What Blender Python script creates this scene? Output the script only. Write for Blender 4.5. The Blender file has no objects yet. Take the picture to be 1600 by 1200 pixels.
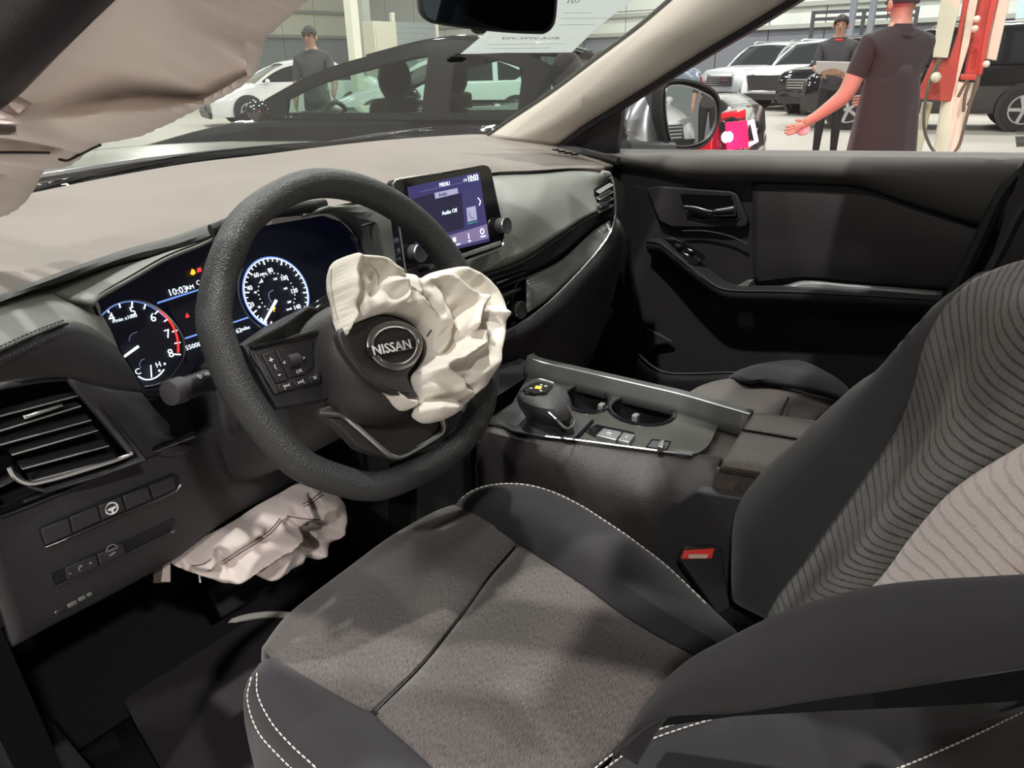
import bpy, bmesh, math, random
from math import sin, cos, pi, radians, sqrt, exp, atan2, hypot
from mathutils import Vector, Matrix, noise
from mathutils.bvhtree import BVHTree
from mathutils.geometry import tessellate_polygon, delaunay_2d_cdt, intersect_ray_tri

# ---------------------------------------------------------------- camera, world, lamps, exposure
S = bpy.context.scene
COL = S.collection
CAM = Vector((-.9, 0, 1.35)); YAW, PITCH, ROLL, FPX = radians(52), radians(23), radians(1.3), 1170.0
FW = Vector((sin(YAW) * cos(PITCH), cos(YAW) * cos(PITCH), -sin(PITCH)))
R0 = Vector((cos(YAW), -sin(YAW), 0)); U0 = R0.cross(FW)
RT = R0 * cos(ROLL) - U0 * sin(ROLL); UP = U0 * cos(ROLL) + R0 * sin(ROLL)
cd = bpy.data.cameras.new('camera'); cam = bpy.data.objects.new('camera', cd); COL.objects.link(cam)
cd.sensor_width = 36; cd.lens = FPX * 36 / 1600; cd.clip_start = .02; cd.clip_end = 300
cam.matrix_world = Matrix(((RT.x, UP.x, -FW.x, CAM.x), (RT.y, UP.y, -FW.y, CAM.y), (RT.z, UP.z, -FW.z, CAM.z), (0, 0, 0, 1)))
S.camera = cam
S.view_settings.view_transform = 'Standard'; S.view_settings.look = 'None'
S.view_settings.gamma = 1; S.view_settings.use_curve_mapping = False
S.view_settings.exposure = 0.0
W = bpy.data.worlds.new('hall_air'); S.world = W; W.use_nodes = True
W.node_tree.nodes['Background'].inputs[0].default_value = (1, 1, .98, 1)
W.node_tree.nodes['Background'].inputs[1].default_value = .075

def lamp(x, y, z, power, size=.5, color=(1, .96, .92), shape='DISK'):
    l = bpy.data.lights.new('ceiling_or_fill_lamp', 'AREA'); l.shape = shape; l.size = size; l.energy = power; l.color = color
    o = bpy.data.objects.new('ceiling_or_fill_lamp', l); o.location = (x, y, z); COL.objects.link(o)
    return o
# high-bay lamps hanging in rows under the hall roof, plus one added fill
lamp(-.25, 1.2, 9, 600, .28)
lamp(-3.9, .55, 9, 760, .25)
lamp(-6.8, -2.6, 7.0, 520, .5)
lamp(-2.6, -6.5, 7.0, 620, .5)  # fill light added behind the camera to brighten the left dash end
lamp(-4.5, 6.5, 9, 400, .5)
lamp(4.5, 5.5, 9, 330, .5)
lamp(6.5, -3.0, 9, 420, .5)
lamp(11, 2.5, 9, 470, .5)
lamp(11, 10, 9, 450, .5)
lamp(3, 14, 9, 360, .5)
for x, y in ((19, 2), (19, 9), (18, 17), (10, 20), (4, 24), (14, 27), (21, -5), (24, 13), (24, 5)):
    lamp(x, y, 8.5, 640, .6)

def ray(px, py): return RT * ((px - 800) / FPX) - UP * ((py - 600) / FPX) + FW
def at(px, py, **k):                       # a real point: where the sight line meets a plane of the car
    a = list(k)[0]; i = 'xyz'.index(a); d = ray(px, py)
    return CAM + d * ((k[a] - CAM[i]) / d[i])
def atp(px, py, p, n):
    d = ray(px, py); return CAM + d * ((Vector(p) - CAM).dot(n) / d.dot(n))
def atd(px, py, dist): return CAM + ray(px, py).normalized() * dist
def rail(ax, *pts, v=None):
    return [at(p[0], p[1], **{ax: (p[2] if len(p) > 2 else v)}) for p in pts]
def proj(P):
    q = Vector(P) - CAM; z = q.dot(FW); return 800 + FPX * q.dot(RT) / z, 600 - FPX * q.dot(UP) / z

# ---------------------------------------------------------------- materials
def lin(c): return tuple((v / 12.92 if v <= .04045 else ((v + .055) / 1.055) ** 2.4) for v in (x / 255 for x in c))
MATS = {}
def mat(name, col=(.5, .5, .5), rough=.5, metal=0, bump=None, coat=0, sheen=0, spec=.5, emit=0, var=0, alpha=None, emcol=None, varscale=6):
    """principled surface; bump = (kind, scale, strength); var = colour variation by noise"""
    m = bpy.data.materials.new(name); m.use_nodes = True; nt = m.node_tree; b = nt.nodes['Principled BSDF']
    b.inputs['Base Color'].default_value = (*col, 1); b.inputs['Roughness'].default_value = rough
    b.inputs['Metallic'].default_value = metal; b.inputs['Specular IOR Level'].default_value = spec
    b.inputs['Coat Weight'].default_value = coat; b.inputs['Coat Roughness'].default_value = .05
    b.inputs['Sheen Weight'].default_value = sheen
    if emit:
        b.inputs['Emission Color'].default_value = (*(emcol or col), 1); b.inputs['Emission Strength'].default_value = emit
    tc = nt.nodes.new('ShaderNodeTexCoord'); L = nt.links.new
    if var:
        n = nt.nodes.new('ShaderNodeTexNoise'); n.inputs['Scale'].default_value = varscale; n.inputs['Detail'].default_value = 6
        L(tc.outputs['Object'], n.inputs['Vector'])
        r = nt.nodes.new('ShaderNodeMapRange'); r.inputs['From Min'].default_value = .3; r.inputs['From Max'].default_value = .7
        r.inputs['To Min'].default_value = 1 - var; r.inputs['To Max'].default_value = 1 + var
        L(n.outputs['Fac'], r.inputs['Value'])
        v = nt.nodes.new('ShaderNodeVectorMath'); v.operation = 'SCALE'; v.inputs[0].default_value = col
        L(r.outputs[0], v.inputs['Scale']); L(v.outputs[0], b.inputs['Base Color'])
    if bump:
        k, sc, st = bump
        if k == 'grain': t = nt.nodes.new('ShaderNodeTexVoronoi'); o = t.outputs['Distance']
        elif k == 'noise': t = nt.nodes.new('ShaderNodeTexNoise'); t.inputs['Detail'].default_value = 8; o = t.outputs['Fac']
        else: t = nt.nodes.new('ShaderNodeTexWave'); t.inputs['Distortion'].default_value = 1.5; o = t.outputs['Fac']
        t.inputs['Scale'].default_value = sc; L(tc.outputs['Object'], t.inputs['Vector'])
        bp = nt.nodes.new('ShaderNodeBump'); bp.inputs['Strength'].default_value = st; bp.inputs['Distance'].default_value = .0015
        L(o, bp.inputs['Height']); L(bp.outputs[0], b.inputs['Normal'])
    MATS[name] = m
    return m
def knit(name, col, dark, along, across, fa, fc, bump=.5, thr=.45, soft=.13):
    """slubby knit: threads running along one direction of the seat (object space)"""
    m = mat(name, col, .95, sheen=.2, spec=.15); nt = m.node_tree; L = nt.links.new; b = nt.nodes['Principled BSDF']
    tc = nt.nodes.new('ShaderNodeTexCoord'); cx = nt.nodes.new('ShaderNodeCombineXYZ')
    for i, (v, f) in enumerate(((along, fa), (across, fc))):
        d = nt.nodes.new('ShaderNodeVectorMath'); d.operation = 'DOT_PRODUCT'; v = Vector(v).normalized() * f; d.inputs[1].default_value = v
        L(tc.outputs['Object'], d.inputs[0]); L(d.outputs['Value'], cx.inputs[i])
    n = nt.nodes.new('ShaderNodeTexNoise'); n.inputs['Scale'].default_value = 1; n.inputs['Detail'].default_value = 3; n.inputs['Roughness'].default_value = .7
    L(cx.outputs[0], n.inputs['Vector'])
    r = nt.nodes.new('ShaderNodeMapRange'); r.inputs['From Min'].default_value = thr - soft; r.inputs['From Max'].default_value = thr + soft
    L(n.outputs['Fac'], r.inputs['Value'])
    mx = nt.nodes.new('ShaderNodeMix'); mx.data_type = 'RGBA'; mx.inputs['A'].default_value = (*dark, 1); mx.inputs['B'].default_value = (*col, 1)
    L(r.outputs[0], mx.inputs['Factor']); L(mx.outputs['Result'], b.inputs['Base Color'])
    bp = nt.nodes.new('ShaderNodeBump'); bp.inputs['Strength'].default_value = bump; bp.inputs['Distance'].default_value = .0008
    L(r.outputs[0], bp.inputs['Height']); L(bp.outputs[0], b.inputs['Normal'])
    return m
def rib_knit(name, col, dark, nu, nv, bump=.5):
    """knit with thin broken dark ribs slanting over the panel (surface coordinates of the panel)"""
    m = mat(name, col, .95, sheen=.2, spec=.15); nt = m.node_tree; L = nt.links.new; b = nt.nodes['Principled BSDF']
    uv = nt.nodes.new('ShaderNodeUVMap'); uv.uv_map = 'rails'; sp = nt.nodes.new('ShaderNodeSeparateXYZ'); L(uv.outputs[0], sp.inputs[0])
    def mth(op, a, c=None):
        k = nt.nodes.new('ShaderNodeMath'); k.operation = op
        for i, v in enumerate((a, c)):
            if v is None: continue
            if isinstance(v, (int, float)): k.inputs[i].default_value = v
            else: L(v, k.inputs[i])
        return k.outputs[0]
    s = mth('ADD', mth('MULTIPLY', sp.outputs[0], nu), mth('MULTIPLY', sp.outputs[1], nv))
    cx = nt.nodes.new('ShaderNodeCombineXYZ'); L(mth('MULTIPLY', s, 3.0), cx.inputs[0]); L(mth('MULTIPLY', sp.outputs[1], 9), cx.inputs[1])
    nz = nt.nodes.new('ShaderNodeTexNoise'); nz.inputs['Scale'].default_value = 1.0; nz.inputs['Detail'].default_value = 4; L(cx.outputs[0], nz.inputs['Vector'])
    s2 = mth('ADD', s, mth('MULTIPLY', nz.outputs['Fac'], .5))
    tri = mth('PINGPONG', s2, .5)                                      # 0 at a rib, .5 between ribs
    cy = nt.nodes.new('ShaderNodeCombineXYZ'); L(mth('MULTIPLY', s, .9), cy.inputs[0]); L(mth('MULTIPLY', sp.outputs[1], 90), cy.inputs[1])
    n2 = nt.nodes.new('ShaderNodeTexNoise'); n2.inputs['Scale'].default_value = 1.0; n2.inputs['Detail'].default_value = 2; L(cy.outputs[0], n2.inputs['Vector'])
    wd = mth('MULTIPLY', n2.outputs['Fac'], .22)
    r = nt.nodes.new('ShaderNodeMapRange'); r.inputs['From Min'].default_value = -.05; r.inputs['From Max'].default_value = .06
    L(mth('SUBTRACT', tri, wd), r.inputs['Value'])
    tc = nt.nodes.new('ShaderNodeTexCoord'); n3 = nt.nodes.new('ShaderNodeTexNoise'); n3.inputs['Scale'].default_value = 420; L(tc.outputs['Object'], n3.inputs['Vector'])
    f = mth('MULTIPLY', r.outputs[0], mth('ADD', mth('MULTIPLY', n3.outputs['Fac'], 1.1), .4))
    mx = nt.nodes.new('ShaderNodeMix'); mx.data_type = 'RGBA'; mx.inputs['A'].default_value = (*dark, 1); mx.inputs['B'].default_value = (*col, 1)
    L(f, mx.inputs['Factor']); L(mx.outputs['Result'], b.inputs['Base Color'])
    bp = nt.nodes.new('ShaderNodeBump'); bp.inputs['Strength'].default_value = bump; bp.inputs['Distance'].default_value = .0008
    L(f, bp.inputs['Height']); L(bp.outputs[0], b.inputs['Normal'])
    return m
def glass(name, tint=(.9, .95, .92), haze=.0, gloss=.08, rough=.02):
    """thin pane: mostly clear, a mirror share that grows at grazing angles, a little dust"""
    m = bpy.data.materials.new(name); m.use_nodes = True; nt = m.node_tree; nt.nodes.clear(); L = nt.links.new
    o = nt.nodes.new('ShaderNodeOutputMaterial'); t = nt.nodes.new('ShaderNodeBsdfTransparent'); t.inputs[0].default_value = (*tint, 1)
    g = nt.nodes.new('ShaderNodeBsdfGlossy'); g.inputs['Roughness'].default_value = rough
    lw = nt.nodes.new('ShaderNodeLayerWeight'); lw.inputs['Blend'].default_value = .25
    ml = nt.nodes.new('ShaderNodeMath'); ml.operation = 'MULTIPLY'; ml.inputs[1].default_value = gloss / .25
    L(lw.outputs['Fresnel'], ml.inputs[0])
    mx = nt.nodes.new('ShaderNodeMixShader'); L(ml.outputs[0], mx.inputs[0]); L(t.outputs[0], mx.inputs[1]); L(g.outputs[0], mx.inputs[2])
    last = mx
    if haze:
        d = nt.nodes.new('ShaderNodeBsdfTranslucent'); d.inputs[0].default_value = (.8, .85, .8, 1)
        m2 = nt.nodes.new('ShaderNodeMixShader'); m2.inputs[0].default_value = haze
        L(mx.outputs[0], m2.inputs[1]); L(d.outputs[0], m2.inputs[2]); last = m2
    L(last.outputs[0], o.inputs[0]); MATS[name] = m
    return m

M = MATS
mat('dash_top_lit', (.165, .140, .127), .62, bump=('grain', 900, .35), var=.06)  # charcoal dash top, lightened to taupe as if washed by the lamps
mat('soft_grey', (.19, .195, .182), .5, bump=('grain', 800, .3), var=.05)
mat('charcoal', (.035, .033, .036), .55, bump=('grain', 800, .3))
mat('black_plastic', (.016, .015, .017), .45, bump=('grain', 1200, .15))
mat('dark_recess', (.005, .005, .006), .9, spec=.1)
mat('gloss_black', (.006, .006, .008), .07, coat=.6)
mat('wheel_leather', (.035, .036, .038), .42, bump=('grain', 620, .5))
mat('hub_plastic', (.035, .033, .034), .42, bump=('grain', 900, .2))
mat('chrome', (.8, .8, .82), .16, 1)
mat('satin_metal', (.55, .55, .56), .3, 1)
mat('dull_metal', (.33, .33, .34), .36, 1)
mat('inlay_grey', (.20, .21, .21), .3, .55, bump=('wave', 40, .1))
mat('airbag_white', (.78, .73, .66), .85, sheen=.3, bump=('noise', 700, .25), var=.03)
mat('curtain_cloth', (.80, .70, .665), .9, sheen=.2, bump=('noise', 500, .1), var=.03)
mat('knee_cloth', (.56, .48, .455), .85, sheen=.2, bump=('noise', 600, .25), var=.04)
mat('seam_thread', (.03, .025, .03), .8)
mat('seam_tan', (.42, .36, .30), .8); mat('seam_plum', (.10, .06, .07), .8)
mat('stitch_white', (.62, .6, .56), .8)
mat('bolster_cloth', (.024, .023, .026), .8, sheen=.12, bump=('noise', 900, .15), spec=.3)
mat('seat_dark', (.010, .009, .011), .85, sheen=.04, bump=('noise', 900, .2), spec=.3)
mat('carpet', (.02, .018, .021), 1, bump=('noise', 400, 1), spec=.1)
mat('mat_grey', (.045, .041, .044), 1, bump=('noise', 600, 1), spec=.1)
mat('trim_beige', (.52, .47, .42), .75, bump=('noise', 500, .1))
mat('headliner', (.45, .42, .38), .95)
mat('armrest_leather', (.075, .06, .052), .45, bump=('grain', 700, .5))
mat('rim_grey', (.06, .062, .06), .45, bump=('grain', 800, .2))
mat('brushed', (.27, .28, .255), .24, .9, bump=('noise', 60, .05))
mat('console_side', (.034, .029, .030), .5, bump=('grain', 700, .4))
mat('sill_lit_grey', (.075, .070, .066), .55, bump=('grain', 900, .3))  # door charcoal made lighter for the window light falling on the cap
mat('cream_print', (.6, .45, .35), .6)
mat('red_button', (.75, .05, .04), .35)
mat('white_print', (.75, .75, .75), .6)
mat('paper_pale', (.6, .6, .55), .7)
mat('grey_print', (.35, .35, .35), .6)
mat('door_charcoal', (.030, .027, .029), .55, bump=('grain', 900, .3))
mat('mirror', (.9, .92, .92), .01, 1)
mat('mirror_dim', (.045, .06, .075), .02, 1)
glass('windscreen_glass', (.90, .95, .91), haze=.010, gloss=.022)
glass('side_glass', (.93, .95, .94), haze=.012, gloss=.03)
# lit displays
def emis(name, col, s): return mat(name, tuple(.3 * c for c in col), .5, emit=s, emcol=col)
emis('lit_white', (.8, .9, 1), 1.5); emis('lit_blue', (.22, .4, 1), 1.0); emis('lit_red', (1, .05, .04), 1.3)
emis('lit_amber', (1, .5, .03), 1.6); emis('lit_dim', (.3, .4, .75), .35); emis('screen_field', (.055, .045, .16), .8)
emis('screen_dark', (.03, .026, .07), .6); emis('screen_pale', (.42, .42, .62), .9); emis('screen_teal', (.05, .55, .5), .5)
emis('screen_violet', (.28, .22, .42), .7); emis('dial_face', (.004, .006, .02), .22); emis('lamp_red', (1, .005, .07), 1.6)
emis('lamp_pink', (1, .5, .72), 3.5)
# ---------------------------------------------------------------- mesh helpers
ORG = {}
def put(o, parent):
    COL.objects.link(o)
    if parent is not None: o.parent = parent
def tag(o, label=None, cat=None, group=None, kind=None):
    if label: o['label'] = label
    if cat: o['category'] = cat
    if group: o['group'] = group
    if kind: o['kind'] = kind
    return o
def thing(name, label, cat, loc=(0, 0, 0), group=None, kind=None):
    o = bpy.data.objects.new(name, None); o.location = loc; o.empty_display_size = .1; COL.objects.link(o)
    ORG[o.name] = Vector(loc); return tag(o, label, cat, group, kind)
def org(p): return ORG.get(p.name, Vector((0, 0, 0))) if p is not None else None
def obj(name, verts, faces, m, parent=None, smooth=True, angle=40, bevel=0, sub=0, solid=0, offset=-1, mats=None, fm=None, seg=2):
    verts = [Vector(v) for v in verts]
    if parent is not None: og = org(parent)
    else:
        n = len(verts); og = sum(verts, Vector()) / n; og.z = min(v.z for v in verts)
    me = bpy.data.meshes.new(name); me.from_pydata([tuple(v - og) for v in verts], [], faces); me.update()
    bm = bmesh.new(); bm.from_mesh(me); bmesh.ops.recalc_face_normals(bm, faces=bm.faces) if not solid else None
    bm.to_mesh(me); bm.free()
    for q in (mats or [m]): me.materials.append(M[q] if isinstance(q, str) else q)
    if fm:
        for p, i in zip(me.polygons, fm): p.material_index = i
    if smooth:
        me.shade_smooth(); me.set_sharp_from_angle(angle=radians(angle))
    o = bpy.data.objects.new(name, me); put(o, parent)
    ORG[o.name] = og
    if parent is None: o.location = og
    if solid:
        d = o.modifiers.new('solid', 'SOLIDIFY'); d.thickness = solid; d.offset = offset
    if bevel:
        d = o.modifiers.new('bevel', 'BEVEL'); d.width = bevel; d.segments = seg; d.limit_method = 'ANGLE'; d.angle_limit = radians(35); d.harden_normals = False
    if sub:
        d = o.modifiers.new('sub', 'SUBSURF'); d.levels = sub; d.render_levels = sub
    return o
class MB:
    def __init__(s): s.v = []; s.f = []
    def add(s, v, f):
        b = len(s.v); s.v += [Vector(x) for x in v]; s.f += [tuple(i + b for i in q) for q in f]; return s
    def box(s, c, sz, M3=None):
        c = Vector(c); h = [x / 2 for x in sz]; vs = []
        for x in (-1, 1):
            for y in (-1, 1):
                for z in (-1, 1):
                    d = Vector((x * h[0], y * h[1], z * h[2])); vs.append(c + (M3 @ d if M3 else d))
        return s.add(vs, [(0, 1, 3, 2), (4, 6, 7, 5), (0, 4, 5, 1), (2, 3, 7, 6), (0, 2, 6, 4), (1, 5, 7, 3)])
    def prism(s, pts, vec):
        n = len(pts); pts = [Vector(p) for p in pts]; vec = Vector(vec)
        return s.add(pts + [p + vec for p in pts], [tuple(range(n)), tuple(range(2 * n - 1, n - 1, -1))] + [(i, (i + 1) % n, n + (i + 1) % n, n + i) for i in range(n)])
    def bar(s, a, b, w, h=None, up=(0, 0, 1)):
        a, b = Vector(a), Vector(b); d = (b - a).normalized(); x = d.cross(Vector(up))
        if x.length < 1e-4: x = d.cross(Vector((1, 0, 0)))
        x.normalize(); y = x.cross(d); h = h or w
        q = [x * sx * w / 2 + y * sy * h / 2 for sx, sy in ((-1, -1), (1, -1), (1, 1), (-1, 1))]
        return s.prism([a + t for t in q], b - a)
    def tube(s, path, r, n=10, closed=False, sec=None, ref=None, cap=True):
        """swept section; r number or list; sec=(a,b) makes it oval, ref = axis of b"""
        P = [Vector(p) for p in path]; N = len(P); T = []
        for i in range(N):
            if closed: t = P[(i + 1) % N] - P[i - 1]
            else: t = P[min(i + 1, N - 1)] - P[max(i - 1, 0)]
            T.append(t.normalized() if t.length > 1e-9 else Vector((0, 0, 1)))
        if ref is None:
            x = T[0].orthogonal().normalized(); X = []
            for i in range(N):
                x = (x - T[i] * x.dot(T[i])); x.normalize(); X.append(x.copy())
        else:
            X = []
            for i in range(N):
                x = Vector(ref) - T[i] * Vector(ref).dot(T[i]); x.normalize(); X.append(x)
        vs = []
        for i in range(N):
            y = T[i].cross(X[i]); rr = r[i] if isinstance(r, (list, tuple)) else r
            a, b = sec if sec else (1, 1)
            for k in range(n):
                q = 2 * pi * k / n; vs.append(P[i] + X[i] * cos(q) * rr * a + y * sin(q) * rr * b)
        fs = []
        for i in range(N if closed else N - 1):
            j = (i + 1) % N
            for k in range(n):
                l = (k + 1) % n; fs.append((i * n + k, i * n + l, j * n + l, j * n + k))
        if not closed and cap: fs += [tuple(range(n - 1, -1, -1)), tuple((N - 1) * n + k for k in range(n))]
        return s.add(vs, fs)
    def lathe(s, prof, o, ax, n=24, x=None):
        """prof = [(radius, height)] about axis ax through o"""
        ax = Vector(ax).normalized(); x = Vector(x).normalized() if x else ax.orthogonal().normalized(); y = ax.cross(x); o = Vector(o); vs = []; fs = []
        for r, h in prof:
            for k in range(n): q = 2 * pi * k / n; vs.append(o + ax * h + (x * cos(q) + y * sin(q)) * r)
        for i in range(len(prof) - 1):
            for k in range(n): l = (k + 1) % n; fs.append((i * n + k, i * n + l, (i + 1) * n + l, (i + 1) * n + k))
        fs += [tuple(range(n - 1, -1, -1)), tuple((len(prof) - 1) * n + k for k in range(n))]
        return s.add(vs, fs)
    def ball(s, c, r, n=12, m=8, M3=None):
        c = Vector(c); r = (r, r, r) if not isinstance(r, (tuple, list)) else r; vs = []; fs = []
        for i in range(m + 1):
            a = pi * i / m
            for k in range(n):
                q = 2 * pi * k / n; d = Vector((r[0] * sin(a) * cos(q), r[1] * sin(a) * sin(q), r[2] * cos(a))); vs.append(c + (M3 @ d if M3 else d))
        for i in range(m):
            for k in range(n): l = (k + 1) % n; fs.append((i * n + k, i * n + l, (i + 1) * n + l, (i + 1) * n + k))
        return s.add(vs, fs)
    def build(s, name, m, parent=None, **k): return obj(name, s.v, s.f, m, parent, **k)

def spl(P, n, closed=False):
    """centripetal-ish Catmull-Rom through P, n points evenly spread by length"""
    P = [Vector(p) for p in P]
    if len(P) == 2 and not closed: return [P[0].lerp(P[1], i / (n - 1)) for i in range(n)]
    Q = ([P[-1]] + P + [P[0], P[1]]) if closed else ([P[0] * 2 - P[1]] + P + [P[-1] * 2 - P[-2]])
    D = []
    for i in range(1, len(Q) - 2):
        p0, p1, p2, p3 = Q[i - 1], Q[i], Q[i + 1], Q[i + 2]
        d1 = (p2 - p1).length; m1 = (p2 - p0); m2 = (p3 - p1)
        a, b = (p1 - p0).length, (p3 - p2).length
        m1 = m1 * (d1 / (a + d1 + 1e-9)); m2 = m2 * (d1 / (b + d1 + 1e-9))
        for k in range(12):
            t = k / 12; D.append(p1 * (2*t**3 - 3*t*t + 1) + m1 * (t**3 - 2*t*t + t) + p2 * (-2*t**3 + 3*t*t) + m2 * (t**3 - t*t))
    D.append(P[0] if closed else P[-1])
    L = [0]
    for a, b in zip(D, D[1:]): L.append(L[-1] + (b - a).length)
    out = []; j = 0; m = n if closed else n - 1
    for i in range(n):
        t = L[-1] * i / m
        while j < len(L) - 2 and L[j + 1] < t: j += 1
        u = (t - L[j]) / (L[j + 1] - L[j] + 1e-12); out.append(D[j].lerp(D[j + 1], min(1, max(0, u))))
    return out
def spl2(P, n, closed=False): return [(p.x, p.y) for p in spl([(a, b, 0) for a, b in P], n, closed)]
def grid(rails, nu=24, nv=None, lin=False):
    A = [spl(r, nu) for r in rails]; nv = nv or len(rails)
    if nv == len(rails): return A
    cols = [spl([A[i][k] for i in range(len(A))], nv) for k in range(nu)]
    return [[cols[k][i] for k in range(nu)] for i in range(nv)]
def gridmesh(G):
    n = len(G[0]); vs = [p for r in G for p in r]
    return vs, [(i * n + k, i * n + k + 1, (i + 1) * n + k + 1, (i + 1) * n + k) for i in range(len(G) - 1) for k in range(n - 1)]
def patch(name, rails, m, parent=None, nu=24, nv=None, solid=.006, flip=False, fn=None, ori=.5, **k):
    """skin over rails; thickness goes to the side away from the camera"""
    G = grid(rails, nu, nv)
    if fn: G = [[fn(p, i / (len(G) - 1), j / (nu - 1)) for j, p in enumerate(r)] for i, r in enumerate(G)]
    vs, fs = gridmesh(G)
    i, j = int(len(G) * ori), nu // 2
    a = G[min(i + 1, len(G) - 1)][j] - G[max(i - 1, 0)][j]; b = G[min(i, len(G) - 1)][min(j + 1, nu - 1)] - G[i][j - 1]
    nrm = b.cross(a)
    if nrm.dot(CAM - G[i][j]) < 0: fs = [f[::-1] for f in fs]
    o = obj(name, vs, fs, m, parent, solid=solid, offset=-1 if not flip else 1, **k)
    uv = o.data.uv_layers.new(name='rails'); L = len(G)
    for lp in o.data.loops: uv.data[lp.index].uv = ((lp.vertex_index % nu) / (nu - 1), (lp.vertex_index // nu) / (L - 1))
    return o, G
def plate(name, pts, m, parent=None, vec=None, depth=.01, bevel=0, **k):
    """flat outline given thickness away from the camera"""
    pts = [Vector(p) for p in pts]
    if vec is None:
        n = Vector((0, 0, 0))
        for a, b in zip(pts, pts[1:] + pts[:1]): n += (a - pts[0]).cross(b - pts[0])
        n.normalize()
        if n.dot(CAM - pts[0]) > 0: n = -n
        vec = n * depth
    return MB().prism(pts, vec).build(name, m, parent, bevel=bevel, **k)
def strip(name, path, r, m, parent=None, n=8, sec=None, ref=None, N=None, closed=False, **k):
    if N: path = spl(path, N, closed)
    return MB().tube(path, r, n, closed, sec, ref).build(name, m, parent, **k)
def stitches(name, path, m, parent, pitch=.009, ln=.0062, w=.0011, lift=(0, 0, 0)):
    P = spl(path, 400); L = [0]
    for a, b in zip(P, P[1:]): L.append(L[-1] + (b - a).length)
    mb = MB(); t = 0; j = 0; lift = Vector(lift)
    def pt(t):
        nonlocal j
        while j < len(L) - 2 and L[j + 1] < t: j += 1
        return P[j].lerp(P[j + 1], (t - L[j]) / (L[j + 1] - L[j] + 1e-12)) + lift
    while t + ln < L[-1]:
        mb.tube([pt(t), pt(t + ln / 2) + lift * .4, pt(t + ln)], [w * .6, w, w * .6], 5); t += pitch
    return tag(mb.build(name, m, parent), kind='stuff')
def text(name, s, size, m, parent, o, xd, yd, ext=.0004, ax='CENTER', ay='CENTER', bold=0, sx=1):
    c = bpy.data.curves.new(name, 'FONT'); c.body = s; c.size = size; c.extrude = ext; c.align_x = ax; c.align_y = ay; c.offset = bold; c.resolution_u = 2
    t = bpy.data.objects.new(name, c); COL.objects.link(t)
    dg = bpy.context.evaluated_depsgraph_get(); me = bpy.data.meshes.new_from_object(t.evaluated_get(dg)); bpy.data.objects.remove(t); bpy.data.curves.remove(c)
    xd = Vector(xd).normalized(); yd = Vector(yd); yd = (yd - xd * yd.dot(xd)).normalized(); zd = xd.cross(yd); o = Vector(o)
    og = org(parent) if parent is not None else o
    for v in me.vertices: v.co = o + xd * v.co.x * sx + yd * v.co.y + zd * v.co.z - og
    me.materials.clear(); me.materials.append(M[m]); q = bpy.data.objects.new(name, me); put(q, parent); ORG[q.name] = og
    if parent is None: q.location = og
    return q
class Frame:
    """flat working plane: origin, right, up, normal towards the viewer"""
    def __init__(s, o, n, x=(1, 0, 0)):
        s.o = Vector(o); s.n = Vector(n).normalized(); x = Vector(x); s.x = (x - s.n * x.dot(s.n)).normalized(); s.y = s.n.cross(s.x)
    def p(s, px, py, off=0): return atp(px, py, s.o + s.n * off, s.n)
    def uv(s, px, py, off=0): d = s.p(px, py, off) - s.o; return d.dot(s.x), d.dot(s.y)
    def w(s, u, v, h=0): return s.o + s.x * u + s.y * v + s.n * h
    def poly(s, pts, off=0): return [s.p(a, b, off) for a, b in pts]
def inpoly(x, y, P):
    r = False; n = len(P)
    for i in range(n):
        (x1, y1), (x2, y2) = P[i], P[i - 1]
        if (y1 > y) != (y2 > y) and x < (x2 - x1) * (y - y1) / (y2 - y1) + x1: r = not r
    return r
def segd(x, y, a, b):
    dx, dy = b[0] - a[0], b[1] - a[1]; t = ((x - a[0]) * dx + (y - a[1]) * dy) / (dx * dx + dy * dy + 1e-9); t = 0 if t < 0 else 1 if t > 1 else t
    return hypot(x - a[0] - t * dx, y - a[1] - t * dy)
def pold(x, y, P, closed=False):
    return min(segd(x, y, P[i], P[i + 1]) for i in range(len(P) - 1)) if not closed else min(segd(x, y, P[i - 1], P[i]) for i in range(len(P)))
CT = {}
def oncloth(t, pts, n=30, lift=.0006):
    out = []
    for x, y in spl2(pts, n):
        h = CT[t.name].ray_cast(CAM, ray(x, y))[0]
        if h is not None: out.append(nearer(h, lift))
    return out
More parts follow.
